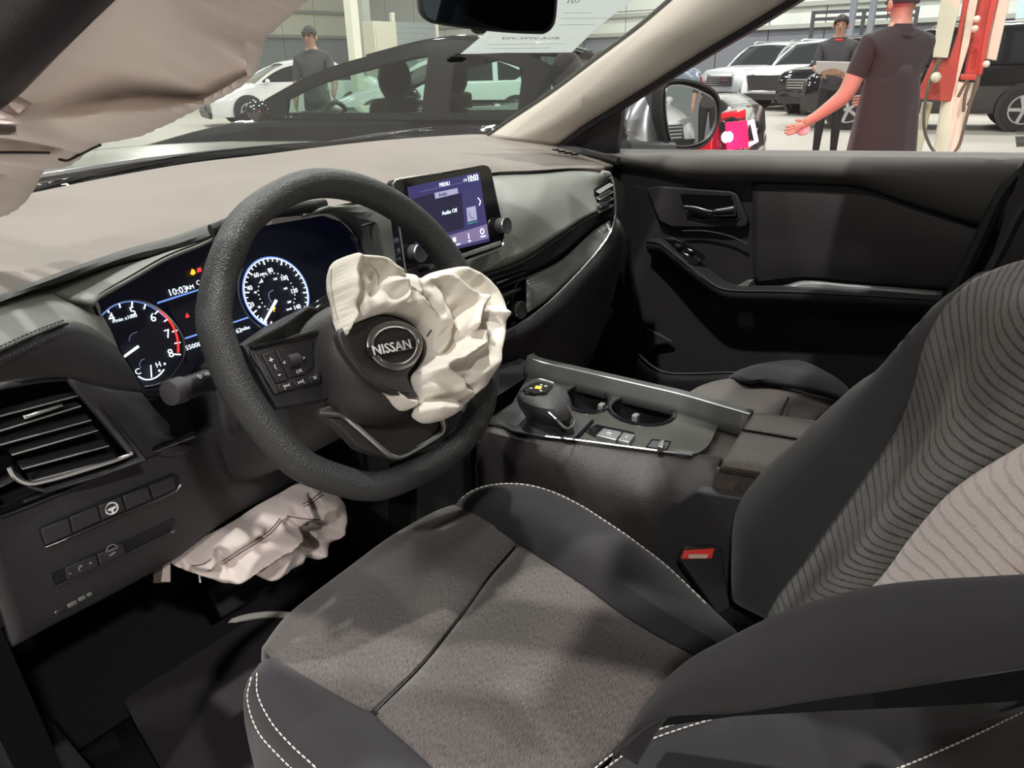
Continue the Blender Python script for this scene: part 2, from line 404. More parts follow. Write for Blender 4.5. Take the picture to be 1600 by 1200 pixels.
def cloth(name, outline, folds, fr, m, parent=None, step=6, puff=.03, edge=30, rough=.001, seed=1, back=.012, nscale=.02, smooth=80, n=150):
    """crumpled cloth bag: an outline puffed out with the folds seen on it. folds: (points, height, width, sharp)"""
    out = spl2(outline, n, True)
    pts = list(out); dist = [0] * len(out)
    xs = [p[0] for p in out]; ys = [p[1] for p in out]; r = 0; y = min(ys)
    while y < max(ys):
        x = min(xs) + (step / 2 if r % 2 else 0)
        while x < max(xs):
            if inpoly(x, y, out):
                d = pold(x, y, out, True)
                if d > step * .55: pts.append((x, y)); dist.append(d)
            x += step
        y += step * .866; r += 1
    q = delaunay_2d_cdt([Vector(p) for p in pts], [], [list(range(len(out)))], 1, 1e-4)
    vs = []; src = []
    for v, o in zip(q[0], q[3]): src.append((v.x, v.y, dist[o[0]] if o else 0))
    for x, y, d in src:
        t = min(1, d / edge); e = min(1, d / (edge * .45)); h = puff * sqrt(max(0, 1 - (1 - t) ** 2))
        for fp, amp, wd, sh in folds:
            dd = pold(x, y, fp) / wd
            if dd < 3: h += amp * e * (max(0, 1 - dd) ** sh if sh > 0 else exp(-dd * dd))
        p = Vector((x * nscale, y * nscale, seed)); w_ = p + noise.noise_vector(p * .7) * .8
        h += e * rough * (1.6 - 4 * abs(noise.noise(w_)))
        vs.append(fr.p(x, y, 0) + fr.n * h)
    nb = len(vs); bi = []
    for k, (x, y, d) in enumerate(src):
        if d == 0: bi.append(k)
        else: bi.append(len(vs)); vs.append(fr.p(x, y, 0) - fr.n * back * min(1, d / edge))
    fs = [tuple(f) for f in q[2]]
    fs += [tuple(bi[k] for k in f[::-1]) for f in q[2] if any(bi[k] != k for k in f)]
    CT[parent.name] = BVHTree.FromPolygons(vs, fs) if name != 'bag_tail' else CT[parent.name]
    o = obj(name, vs, fs, m, parent, angle=smooth)
    d = o.modifiers.new('sub', 'SUBSURF'); d.levels = 1; d.render_levels = 1
    return o
def onmesh(G, px, py):
    """where the sight line meets a grid surface"""
    d = ray(px, py)
    for i in range(len(G) - 1):
        for k in range(len(G[0]) - 1):
            for t in ((G[i][k], G[i][k + 1], G[i + 1][k + 1]), (G[i][k], G[i + 1][k + 1], G[i + 1][k])):
                h = intersect_ray_tri(*t, d, CAM, True)
                if h is not None and (h - CAM).dot(d) > 0: return h
    return None
def nearer(p, d): return p + (CAM - p).normalized() * d
# ---------------------------------------------------------------- dashboard
Z0 = Vector((0, 0, 0))
dash = thing('dashboard', 'wide charcoal dashboard under the windscreen, its lamplit top coloured taupe', 'dashboard', (0, .95, .45))
A = [at(px, py, y=y) for px, py, y in ((-60, 325, 1.2), (49, 304, 1.32), (175, 278, 1.42), (297, 257, 1.48), (400, 245, 1.5), (505, 231, 1.5), (610, 220, 1.48), (715, 213, 1.42), (764, 212, 1.36), (855, 227, 1.15), (925, 252, 1.0), (957, 266, .93))]
Bpx = [(-40, 480), (25, 458), (133, 418), (210, 392), (275, 375), (343, 350), (430, 333), (519, 325), (610, 304), (700, 288), (771, 270), (840, 266), (900, 261), (940, 262)]
B = [at(px, py, z=1.165) for px, py in Bpx]
BS, AS = spl(B, 40), spl(A, 40)
mid = [a.lerp(b, .45) + Vector((0, 0, .008)) for a, b in zip(AS, BS)]
patch('dash_pad', [[p + Vector((0, .05, -.08)) for p in AS], AS, mid, BS, [p + Vector((0, .02, -.010)) for p in BS]], 'dash_top_lit', dash, 40, 26, solid=.008)
# defroster slot and the black glass border along the windscreen foot
patch('defroster_slot', [[at(*p, z=1.184) for p in ((287, 272), (340, 263), (400, 254), (444, 247.5))], [at(*p, z=1.184) for p in ((290, 274.5), (345, 265.5), (402, 256), (446, 249))]], 'dark_recess', dash, 12, solid=.003)
# visor over the instruments (dark rim)
vl = [(-40, 490, .76), (30, 461.5, .80), (70, 453, .82), (177, 415.5, .845), (253, 400, .86), (298, 386, .87), (345, 366, .885)]
vb = [at(*p, z=1.166) + Vector((0, -.006, 0)) for p in Bpx[:6]]
patch('instrument_visor', [[p + Vector((0, .03, .0)) for p in vb], vb, rail('y', *vl), [p + Vector((0, .05, -.02)) for p in rail('y', *vl)]], 'black_plastic', dash, 30, 10, solid=.004)
strip('visor_lip', rail('y', (330, 361, .87), (372, 345, .875), (420, 333, .88), (470, 325, .885), (508, 320, .89)), .0085, 'black_plastic', dash, 10, sec=(1, .7), ref=(0, 0, 1), N=14)
# instrument plane
CL = Frame(at(320, 480, y=.92), (0, -cos(radians(20)), sin(radians(20))))
glo = [(147, 474), (154, 462), (211, 431), (259, 403), (330, 374), (380, 358), (435, 349), (505, 337), (533, 346), (554, 367), (568, 402), (578, 440), (560, 480), (482, 482), (430, 530), (373, 560), (318, 590), (280, 606), (222, 612), (212, 602)]
patch('instrument_surround', [rail('y', (68, 453, .82), (120, 435, .835), (177, 415.5, .85), (253, 399, .86), (298, 387, .87), (350, 362, .885)), rail('y', (105, 466, .805), (140, 448, .82), (198, 421, .835), (258, 395, .85), (303, 381, .862), (350, 362, .885)), rail('y', (148, 475, .795), (156, 464, .80), (211, 431, .815), (260, 403, .835), (312, 382, .855), (350, 363, .885))], 'soft_grey', dash, 24, 8, solid=.004)
patch('instrument_wall', [rail('y', (282, 612, .86), (222, 614, .832), (186, 548, .812), (148, 475, .797), (156, 464, .802), (211, 431, .817), (260, 403, .837), (312, 382, .857), (350, 363, .886)), CL.poly([(282, 610), (224, 611), (190, 548), (152, 475), (159, 466), (213, 434), (262, 406), (313, 385), (352, 368)], .0)], 'dark_recess', dash, 40, 4, solid=.003)
patch('instrument_hood_side', [CL.poly([(470, 341), (505, 334), (533, 345), (554, 367), (568, 402), (580, 436), (596, 480)], .004), rail('y', (480, 338, .89), (515, 327, .88), (553, 335, .87), (585, 355, .86), (604, 392, .855), (618, 432, .85), (630, 480, .85)), rail('y', (490, 335, .885), (521, 325, .875), (575, 317, .865), (613, 306, .86), (627, 360, .85), (640, 425, .845), (655, 480, .84))], 'soft_grey', dash, 24, 9, solid=.005)
patch('hood_side_crease', [rail('y', (566, 352, .862), (590, 345, .858), (606, 349, .856), (622, 385, .852), (628, 420, .85)), rail('y', (567, 355, .862), (590, 348.5, .858), (603, 352, .856), (618, 387, .852), (624, 422, .85))], 'charcoal', dash, 14, solid=.004)
# left end: soft pad above, stitched seam, soft pad below, pillar between vent and instruments
i0 = rail('y', (-60, 492, .76), (0, 470, .785), (35, 461, .8), (68, 453, .82), (110, 462, .82), (148, 474, .80))
i1 = rail('y', (-60, 577, .69), (0, 549, .715), (55, 524, .735), (104, 505, .755), (145, 515, .78), (186, 548, .81))
i2 = rail('y', (-60, 607, .715), (0, 597, .74), (50, 589, .755), (108, 591, .77), (165, 606, .79), (222, 614, .83))
patch('end_pad_upper', [i0, [a.lerp(b, .5) + Vector((0, -.006, 0)) for a, b in zip(i0, i1)], i1], 'soft_grey', dash, 24, 9, solid=.006)
patch('end_pad_lower', [i1, [a.lerp(b, .4) + Vector((0, -.006, 0)) for a, b in zip(i1, i2)], i2], 'charcoal', dash, 24, 9, solid=.006)
stitches('stitching', [p + Vector((-.001, -.004, .005)) for p in i1[:4]], 'black_plastic', dash, .005, .0034, .0009)
stitches('stitching', [p + Vector((-.001, -.006, -.005)) for p in i1[:4]], 'black_plastic', dash, .005, .0034, .0009)
strip('seam_groove', [p + Vector((0, -.002, 0)) for p in i1[:4]], .0011, 'dark_recess', dash, 6, N=16)
patch('end_post', [i2[3:], rail('y', (140, 630, .775), (200, 635, .80), (252, 650, .85)), rail('y', (170, 665, .78), (230, 672, .81), (300, 690, .86)), rail('y', (206, 709, .785), (270, 706, .82), (360, 705, .87)), rail('y', (212, 722, .80), (300, 690, .83), (430, 655, .9))], 'charcoal', dash, 14, 16, solid=.006)
# lower panel
lt = rail('y', (-40, 822, .775), (25, 799, .79), (120, 761, .80), (212, 723, .81), (330, 676, .83), (450, 630, .85))
lb = rail('y', (20, 1010, .80), (80, 977, .81), (180, 925, .82), (267, 876, .83), (362, 808, .845), (480, 745, .86))
lm = [a.lerp(b, .5) + Vector((0, -.008, .0)) for a, b in zip(lt, lb)]
_, LPG = patch('lower_panel', [[p + Vector((0, .012, .004)) for p in lt], lt, lm, lb, [p + Vector((0, .05, -.012)) for p in lb]], 'charcoal', dash, 30, 20, solid=.006)
strip('gloss_strip', [p + Vector((0, -.003, .004)) for p in rail('y', (-40, 814, .775), (25, 792, .79), (120, 754, .80), (214, 716, .808), (300, 683, .82))], .0042, 'gloss_black', dash, 8, N=20)
strip('bright_line', [p + Vector((0, -.004, .0)) for p in rail('y', (-40, 818, .775), (25, 796, .788), (75, 776, .793), (130, 753, .80))], .001, 'dull_metal', dash, 6, N=16)
LP = Frame(at(170, 830, y=.806), (-.06, -1, .1))
def lpp(px, py, off=0): return (onmesh(LPG, px, py) or LP.p(px, py)) + LP.n * off
def lpl(pts, off=0): return [lpp(a, b, off) for a, b in pts]
def rec(name, pts, m, off, d=.006, par=dash, bev=.0012): return plate(name, lpl(pts, off), m, par, vec=-LP.n * d, bevel=bev)
rec('switch_recess', [(56, 822), (160, 781), (269, 738), (280, 745), (281, 762), (180, 806), (70, 854), (62, 848)], 'black_plastic', .0012, .003)
q = [((62, 825), (105, 808), (110, 833), (70, 850)), ((107.5, 806.5), (149, 790), (155, 812), (112.5, 831)), ((152, 789), (187, 775), (193, 797), (157.5, 811)), ((190, 774), (228, 759), (235, 779), (196, 796)), ((231, 758), (268, 743), (274, 762), (238, 778))]
for p in q: rec('switch_blank', p, 'charcoal', .0045, .004)
lo = lpp(171.5, 792.5, .0052); r1 = .0066
strip('steering_icon', [lo + LP.x * r1 * cos(t) + LP.y * r1 * sin(t) for t in [k * pi / 12 for k in range(24)]], .0009, 'white_print', dash, 5, closed=True)
plate('steering_icon', [lo + LP.x * r1 * a + LP.y * r1 * b for a, b in ((-.9, .15), (.9, .15), (.5, -.3), (.2, -.3), (.15, -.9), (-.15, -.9), (-.2, -.3), (-.5, -.3))], 'white_print', dash, vec=-LP.n * .0005)
strip('recess_edge', lpl([(70, 855), (180, 808), (277, 765), (281, 757)], .0022), .0013, 'dull_metal', dash, 6, N=20)
rec('switch_recess', [(77, 893), (150, 862), (271, 809), (275, 815), (270, 830), (180, 872), (86, 916), (78, 908)], 'black_plastic', .0012, .003)
strip('recess_edge', lpl([(86, 916), (180, 873), (268, 830)], .0022), .0009, 'charcoal', dash, 6, N=16)
plate('bright_dot', lpl([(263, 829), (270, 826), (270, 830), (265, 832)], .0052), 'satin_metal', dash, vec=-LP.n * .002)
rec('switch_blank', [(100, 886), (148, 866), (152, 884), (104, 905)], 'charcoal', .004)
rec('switch_blank', [(151, 865), (190, 848), (194, 864), (155, 882)], 'charcoal', .004)
text('print', '-', .008, 'grey_print', dash, lpp(107, 893, .0046), LP.x, LP.y)
text('print', '(*', .007, 'grey_print', dash, lpp(123, 885, .0046), LP.x, LP.y)
text('print', '+', .006, 'grey_print', dash, lpp(139, 878, .0046), LP.x, LP.y)
car_ic = [(-.006, -.001), (-.005, .002), (-.002, .0045), (.003, .0045), (.005, .002), (.0065, .001), (.006, -.0015)]
strip('car_icon', [lpp(171.5, 856, .0046) + LP.x * a + LP.y * b for a, b in car_ic], .0004, 'grey_print', dash, 4, closed=True)
text('print', 'OFF', .0042, 'grey_print', dash, lpp(173, 864, .0046), LP.x, LP.y)
for k, p in enumerate((((84, 956), (100, 948), (104, 952), (88, 961)), ((104, 945), (119, 937), (121, 942), (107, 950)), ((121, 935), (133, 929), (134, 935), (123, 940)), ((135, 928), (143, 924), (144, 929), (136, 933)))):
    rec('coin_slot', p, 'dull_metal' if k == 0 else 'soft_grey', .002, .004)
# left air vent
VT = Frame(at(110, 680, y=.785), (-.1, -1, .16))
vo = [(-60, 612), (0, 597), (50, 589), (92, 586), (110, 592), (150, 636), (207, 709), (130, 735), (54, 756), (30, 748), (15, 733), (-60, 770)]
vent = plate('air_vent', VT.poly(vo, -.035), 'dark_recess', dash, vec=-VT.n * .004)
def wallring(name, fr, pts, o1, o2, m, parent, t=.002):
    P = fr.poly(pts, o1); Q = [p + fr.n * (o2 - o1) for p in P]; n = len(P)
    return obj(name, P + Q, [(i, (i + 1) % n, n + (i + 1) % n, n + i) for i in range(n)], m, parent, solid=t, offset=0)
wallring('vent_wall', VT, vo, -.037, .004, 'black_plastic', vent, .003)
strip('vent_frame', VT.poly([(112, 596), (150, 640), (203, 705)], .006), .0028, 'charcoal', vent, 8, N=20)
strip('vent_frame', VT.poly([(200, 701), (205, 709), (130, 735), (56, 755), (36, 753), (22, 744), (14, 730)], .006), .0026, 'satin_metal', vent, 8, N=40)
for p in (((-60, 685), (100, 618)), ((-60, 660), (125, 612)), ((-55, 684), (122, 630)), ((-40, 700), (138, 652)), ((14, 706), (148, 668)), ((30, 728), (165, 692)), ((45, 747), (180, 712))):
    if p[0][1] == 685: continue
    a, b = VT.p(*p[0], -.012), VT.p(*p[1], -.012)
    MB().bar(a, b, .016, .0022, up=(VT.y * .9 + VT.n * .35)).build('slat', 'black_plastic', vent, bevel=.0006)
    strip('slat_edge', [a + VT.n * .008 - VT.y * .002, b + VT.n * .008 - VT.y * .002], .0008, 'soft_grey', vent, 5)
plate('vent_tab', VT.poly([(35, 650), (98, 630), (101, 635), (39, 656)], .002), 'chrome', vent, vec=-VT.n * .012, bevel=.0012)
# centre stack housing below the screen
CS = Frame(at(760, 470, y=.80), (-.05, -1, .1))
plate('centre_panel', CS.poly([(640, 430), (700, 440), (745, 428), (827, 402), (829, 440), (826, 492), (775, 522), (700, 540), (640, 540)], 0), 'gloss_black', dash, vec=-CS.n * .02, bevel=.002)
cv = plate('centre_vent', CS.poly([(700, 452), (745, 438), (820, 412), (821, 436), (760, 462), (700, 480)], .002), 'dark_recess', dash, vec=-CS.n * .002)
for k in range(3):
    MB().bar(CS.p(705, 458 + 9 * k, .006), CS.p(819, 417 + 8 * k, .006), .010, .0018, up=(0, -.3, 1)).build('slat', 'black_plastic', cv, bevel=.0005)
plate('vent_tab', CS.poly([(777, 441), (795, 435), (796, 438), (778, 444.5)], .014), 'chrome', cv, vec=-CS.n * .008, bevel=.001)
plate('trim_line', CS.poly([(757, 469), (815, 449), (815, 454), (758, 475)], .004), 'dull_metal', dash, vec=-CS.n * .004, bevel=.001)
clm = plate('climate_control', CS.poly([(755, 478), (822, 453), (823, 488), (770, 518), (755, 520)], .003), 'gloss_black', dash, vec=-CS.n * .004, bevel=.001)
kc = CS.p(807, 483, .003)
MB().lathe([(.0155, 0), (.0155, .010), (.0135, .013), (.004, .0132)], kc, CS.n, 24).build('knob', 'charcoal', clm)
strip('knob_ring', [kc + CS.n * .011 + (CS.x * cos(t) + CS.y * sin(t)) * .0155 for t in [k * pi / 14 for k in range(28)]], .0008, 'satin_metal', clm, 5, closed=True)
for px, py in ((772, 494), (781, 490), (772, 506), (782, 502)):
    plate('button', CS.poly([(px - 4, py), (px + 4, py - 3.5), (px + 4, py + 3), (px - 4, py + 6)], .005), 'black_plastic', clm, vec=-CS.n * .003, bevel=.0006)
plate('start_lamp', CS.poly([(768, 519), (773, 516), (773, 522), (768, 525)], .006), 'lit_amber', dash, vec=-CS.n * .003)
# passenger side: grey pad, stitched seam, dark band, metal inlay, chrome line, glove box
p0 = [p + Vector((0, -.004, -.004)) for p in rail('z', (640, 300), (700, 290), (771, 271), (840, 267), (900, 262), (940, 263), v=1.16)]
p0 = [at(*q, z=1.16) for q in ((648, 298), (700, 290), (771, 272), (840, 267.5), (900, 263), (940, 265))]
p1 = rail('y', (690, 380, .84), (760, 350, .82), (800, 330, .81), (865, 312, .80), (912, 297, .79), (945, 288, .78))
p2 = rail('y', (680, 452, .82), (739, 432, .80), (815, 404, .785), (863, 373, .775), (914, 339, .765), (936, 328, .76))
patch('passenger_pad', [p0, [a.lerp(b, .4) + Vector((0, -.02, .006)) for a, b in zip(p0, p1)], p1, p2], 'soft_grey', dash, 30, 16, solid=.006)
p3 = rail('y', (680, 462, .83), (741, 441, .805), (817, 413, .79), (868, 384, .78), (918, 349, .77), (938, 337, .765))
patch('seam_band', [p2, p3, rail('y', (700, 472, .84), (760, 452, .82), (822, 432, .80), (878, 403, .79), (930, 358, .78), (943, 346, .775))], 'black_plastic', dash, 24, 5, solid=.005)
stitches('stitching', [p + Vector((0, -.005, -.004)) for p in p2], 'charcoal', dash, .0055, .0036, .0009)
strip('seam_groove', [p + Vector((0, -.002, -.001)) for p in p2], .0012, 'dark_recess', dash, 6, N=24)
patch('metal_inlay', [rail('y', (823, 433, .79), (850, 421, .785), (880, 404, .78), (928, 360, .77), (953, 344, .76)), rail('y', (824, 462, .775), (856, 448, .77), (889, 425, .765), (932, 385, .755), (955, 355, .75)), rail('y', (824, 489, .77), (860, 465, .765), (896, 433, .76), (934, 392, .75), (955, 361, .745))], 'inlay_grey', dash, 20, 7, solid=.004)
strip('chrome_line', rail('y', (700, 562, .80), (770, 528, .775), (821, 501, .765), (863, 468, .757), (920, 409, .747), (950, 370, .742), (960, 345, .74), (961.5, 313, .742), (958, 283, .75)), .0026, 'chrome', dash, 8, N=60)
g0 = rail('y', (690, 568, .81), (770, 531, .78), (822, 504, .77), (865, 471, .762), (922, 412, .752), (955, 369, .747), (964, 340, .745))
g1 = rail('y', (690, 600, .80), (780, 560, .775), (840, 530, .765), (890, 495, .757), (940, 445, .75), (970, 400, .745), (978, 370, .745))
patch('glove_box', [g0, g1, [p + Vector((0, .03, -.14)) for p in g1], [p + Vector((0, .10, -.34)) for p in g1]], 'black_plastic', dash, 24, 16, solid=.01)
plate('stack_lower', [Vector((-.17, .80, .98)), Vector((.16, .80, .98)), Vector((.17, .86, .55)), Vector((-.17, .86, .55))], 'black_plastic', dash, vec=(0, .10, 0))
plate('under_panel', [Vector((-.72, .93, .85)), Vector((.74, .93, .85)), Vector((.74, 1.2, .95)), Vector((-.72, 1.2, .95))], 'dark_recess', dash, vec=(0, 0, .02))
# right end vent
RV = Frame(at(944, 312, y=.755), (-.35, -1, .1))
rv = plate('side_vent', RV.poly([(933, 296), (955, 279), (958, 300), (957, 330), (938, 345), (934, 325)], -.012), 'dark_recess', dash, vec=-RV.n * .01)
for k in range(4):
    MB().bar(RV.p(934, 301 + 10 * k, .0), RV.p(956, 288 + 10.5 * k, .0), .012, .0022, up=(0, -.3, 1)).build('slat', 'dull_metal', rv, bevel=.0005)
plate('vent_tab', RV.poly([(936, 318), (944, 315), (951, 320), (940, 324)], .008), 'chrome', rv, vec=-RV.n * .006, bevel=.001)
plate('end_cap', [at(955, 272, y=.80), at(975, 290, y=.80), at(982, 400, y=.80), at(975, 450, y=.80), at(958, 372, y=.76), at(962, 330, y=.76), at(960, 285, y=.77)], 'black_plastic', dash, vec=(0, .03, 0))
# upper small speaker slits at the right corner of the pad
for k in range(4):
    a = at(868 + 10 * k, 237 + 2.5 * k, z=1.165)
    MB().box(a + Vector((0, 0, .004)), (.010, .016, .003), Matrix.Rotation(.5, 3, 'Z')).build('grille_slit', 'dark_recess', dash)

# ---------------------------------------------------------------- instrument cluster
clu = thing('instrument_cluster', 'lit instrument cluster with two dials behind the steering wheel', 'instrument cluster', tuple(CL.o))
plate('cluster_face', CL.poly(glo, -.002), 'dial_face', clu, vec=-CL.n * .01)
def cl(px, py, off=.002): return CL.p(px, py, off)
def arc(name, pts, r, m, par, off=.004, N=40): return strip(name, [cl(a, b, off) for a, b in spl2(pts, N)], r, m, par, 6)
tach = plate('tachometer', [cl(a, b, .0005) for a, b in spl2([(157, 492), (186, 471), (206, 468), (228, 472), (247, 482), (264, 496), (278, 513), (286, 528), (288, 541), (287, 558), (282, 568), (270, 586), (258, 596), (240, 603), (224, 604)], 40)], 'dial_face', clu, vec=-CL.n * .001)
arc('dial_rim', [(154, 493), (170, 479), (187, 471), (206.5, 468), (228, 472), (247, 482), (264, 496), (278, 513), (286, 528), (288.5, 541), (287, 558), (282.5, 567), (270, 586), (259, 595), (242, 602), (225.5, 604.6)], .0013, 'satin_metal', tach)
arc('dial_glow', [(157, 495), (171, 482), (187, 474), (206.5, 471), (227, 475), (245, 485), (262, 499)], .0006, 'lit_blue', tach)
arc('red_line', [(248, 485), (262, 498), (272.5, 514), (278, 533), (278.5, 551)], .0013, 'lit_red', tach)
for a, b in (((168.5, 484.7), (170.5, 489)), ((186, 474), (188, 481)), ((206.7, 471), (206, 479)), ((227.4, 475), (225, 483)), ((247.5, 485.5), (242, 490.5)), ((263, 498), (256.5, 502.5)), ((277, 516), (269, 518.5)), ((282, 535), (273, 536.5)), ((282.5, 554), (272.5, 553.5))):
    MB().bar(cl(*a, .004), cl(*b, .004), .0016, .001, up=CL.n).build('tick', 'lit_white', tach)
for s, x, y in (('4', 174.4, 496.6), ('5', 207.7, 486.9), ('6', 239.3, 496.6), ('7', 262.3, 522), ('8', 267, 552.4)):
    text('numeral', s, .0155, 'lit_white', tach, cl(x, y, .003), CL.x, CL.y, .0003)
text('dial_print', 'r/min x1000', .0063, 'lit_white', tach, cl(195, 497.5, .003), CL.x, CL.y, .0003)
MB().prism([cl(191.5, 557, .007), cl(194, 559.6, .007), cl(218.2, 542.6, .007), cl(215.5, 539.2, .007)], -CL.n * .0015).build('needle', 'lit_white', tach)
arc('needle_glow', [(202, 533), (203, 526), (208, 521), (214, 519)], .0005, 'lit_dim', tach)
arc('gauge_arc', [(216, 588), (225.5, 592.7), (237.4, 592.3), (248, 586.8), (256.4, 577.3)], .0009, 'lit_white', tach)
text('dial_print', 'C', .0105, 'lit_white', tach, cl(215.5, 581, .003), CL.x, CL.y, .0003)
text('dial_print', 'H', .0095, 'lit_white', tach, cl(247.5, 570, .003), CL.x, CL.y, .0003)
for x, y in ((249, 579), (257.5, 568.5)): MB().ball(cl(x, y, .004), .0016, 6, 4).build('dot', 'lit_white', tach)
MB().bar(cl(235.6, 570.2, .005), cl(236.8, 590, .005), .0013, .001, up=CL.n).build('needle', 'lit_white', tach)
arc('needle_glow', [(220, 575), (218, 569), (221, 563), (226, 561)], .0005, 'lit_dim', tach)
# speedometer
so = [CL.uv(*p) for p in ((430, 408.5), (379, 455), (482, 460), (411, 512))]
mo = CL.uv(430.5, 459); su, sv = mo
ru = [CL.uv(*p) for p in ((379, 455), (482, 460), (421, 408.7), (411, 512))]
sr = sum(hypot(a - su, b - sv) for a, b in ru) / 4
spd = MB().lathe([(sr, -.001), (sr, 0)], CL.w(su, sv, .001), CL.n, 48, CL.x).build('speedometer', 'dial_face', clu)
def sp(t, r, h=.004): return CL.w(su + sr * r * cos(t), sv + sr * r * sin(t), h)
strip('dial_rim', [sp(k * 2 * pi / 60, 1.01) for k in range(60)], .0008, 'lit_blue', spd, 6, closed=True)
strip('dial_glow', [sp(radians(235 - 290 * k / 50), .975) for k in range(51)], .0007, 'lit_white', spd, 6)
t0, t1 = radians(236), radians(-48)
for k in range(33):
    t = t0 + (t1 - t0) * k / 32; big = k % 4 == 0
    MB().bar(sp(t, .96), sp(t, .83 if big else .89), .0017 if big else .0012, .001, up=CL.n).build('tick', 'lit_white', spd)
for k in range(24):
    t = t0 + (t1 - t0) * (k + .5) / 24
    MB().box(sp(t, .56), (.0013, .001, .0013)).build('tick', 'lit_white', spd)
for s, x, y in (('0', 408.4, 500), ('20', 393, 476.4), ('40', 390.4, 450.3), ('60', 400.6, 430), ('80', 422.6, 422.5), ('100', 444, 434.6), ('120', 459.6, 454.8), ('140', 464.4, 480)):
    text('numeral', s, .0095, 'lit_white', spd, cl(x, y, .004), CL.x, CL.y, .0003, sx=.9)
text('dial_print', 'MPH', .0055, 'lit_white', spd, cl(411.5, 428.7, .004), CL.x, CL.y, .0003)
for s, x, y in (('20', 405, 480), ('40', 399, 457), ('80', 409, 440), ('120', 430, 436), ('160', 446, 451), ('200', 452, 472), ('km/h', 452, 483)):
    text('dial_print', s, .0045, 'lit_white', spd, cl(x, y, .004), CL.x, CL.y, .0003)
MB().prism([cl(411, 504.5, .008), cl(413.5, 506, .008), cl(434, 470, .008), cl(430.5, 467.5, .008)], -CL.n * .0015).build('needle', 'lit_white', spd)
arc('needle_glow', [(424, 472), (420, 464), (421, 457), (427, 453)], .0005, 'lit_dim', spd, off=.006)
text('warning_icon', 'P', .009, 'lit_amber', spd, cl(428.6, 483.5, .006), CL.x, CL.y, .0003, bold=.0003)
strip('dial_ring', [sp(radians(250 - 120 * k / 20), 1.13, .003) for k in range(21)], .0011, 'dull_metal', clu, 6)
# centre display
disp = plate('centre_display', CL.poly([(244, 461), (330, 430), (380, 430), (372, 440), (372, 490), (390, 512), (393, 520), (330, 556), (292, 566), (287, 520), (262, 482)], .0005), 'dial_face', clu, vec=-CL.n * .001)
text('clock', '10:03', .0125, 'lit_white', disp, cl(278, 455, .003), CL.x, CL.y, .0003)
text('clock', 'AM', .008, 'lit_white', disp, cl(297, 449.3, .003), CL.x, CL.y, .0003)
text('readout', 'C', .009, 'lit_white', disp, cl(310, 442, .003), CL.x, CL.y, .0003)
for a, b in (((246, 473.5), (372, 433)), ((289, 529), (388, 496))):
    MB().bar(cl(*a, .003), cl(*b, .003), .002, .0008, up=CL.n).build('blue_line', 'lit_blue', disp)
text('readout', '55000', .0088, 'lit_white', disp, cl(302, 541, .003), CL.x, CL.y, .0003)
text('readout', 'mi', .0085, 'lit_white', disp, cl(315.5, 536.5, .003), CL.x, CL.y, .0003)
text('readout', '162', .0088, 'lit_white', disp, cl(371, 517.5, .003), CL.x, CL.y, .0003)
text('readout', 'miles', .007, 'lit_white', disp, cl(383.5, 513, .003), CL.x, CL.y, .0003)
plate('warning_icon', [cl(290, 497, .003), cl(296.5, 495, .003), cl(292, 488.5, .003)], 'lit_red', disp, vec=-CL.n * .0005)
plate('telltale', CL.poly([(297.5, 428), (300, 420), (304, 422), (306, 427), (302, 430)], .003), 'lit_amber', clu, vec=-CL.n * .0005)
plate('telltale', CL.poly([(308, 426), (308.5, 419), (314, 418), (315, 424)], .003), 'lit_red', clu, vec=-CL.n * .0005)

# ---------------------------------------------------------------- touchscreen
TF = Frame(at(700, 340, y=.79), (0, -cos(radians(9)), sin(radians(9))))
ts = thing('touchscreen', 'lit tablet touchscreen with round knobs standing on the dashboard', 'touchscreen', tuple(TF.p(700, 420)))
bz = [(613, 290), (616, 283), (622, 280), (700, 268), (755, 257.5), (763, 258), (768, 265), (779, 315), (789, 362), (789, 378), (784, 386), (723, 408), (660, 434), (640, 437), (632, 430), (622, 350)]
plate('bezel', TF.poly(bz, 0), 'gloss_black', ts, vec=-TF.n * .016, bevel=.0025)
strip('bezel_edge', [p + TF.n * .0 for p in TF.poly([(634, 428), (623, 350), (614, 290), (617, 283), (624, 280.5), (690, 270)], .0)], .0016, 'satin_metal', ts, 6, N=30)
scr = plate('display', TF.poly([(637, 292.5), (749, 268.5), (765, 377), (654, 404)], .0012), 'screen_field', ts, vec=-TF.n * .001)
def tp(px, py, off=.002): return TF.p(px, py, off)
def tile(name, pts, m, off=.0016): return plate(name, TF.poly(pts, off), m, scr, vec=-TF.n * .0003)
tile('glow_band', [(653, 382), (690, 372), (761, 350), (764, 372), (655, 400)], 'screen_violet', .0014)
tile('glow_band', [(640, 312), (678, 302), (686, 362), (648, 372)], 'screen_dark', .0014)
tile('tile', [(679, 311), (721, 302), (726, 356), (687, 366)], 'screen_dark')
tile('button', [(679, 301.5), (714.6, 293.7), (716.2, 302), (680.6, 310.7)], 'screen_pale', .0018)
text('screen_text', 'Audio', .0075, 'screen_dark', scr, tp(692, 303.5, .0022), TF.x, TF.y, .0002)
text('screen_text', 'Audio Off', .0085, 'lit_white', scr, tp(702.5, 331, .0022), TF.x, TF.y, .0002)
text('screen_text', 'MENU', .0085, 'lit_white', scr, tp(694.8, 288, .0022), TF.x, TF.y, .0002)
MB().bar(tp(656, 300), tp(728, 284), .0006, .0004, up=TF.n).build('screen_line', 'lit_dim', scr)
text('screen_text', '10:03', .0135, 'lit_white', scr, tp(739, 278.6, .0022), TF.x, TF.y, .0002, sx=.92, bold=.0002)
text('screen_text', 'LTE', .005, 'lit_white', scr, tp(727, 281.5, .0022), TF.x, TF.y, .0002)
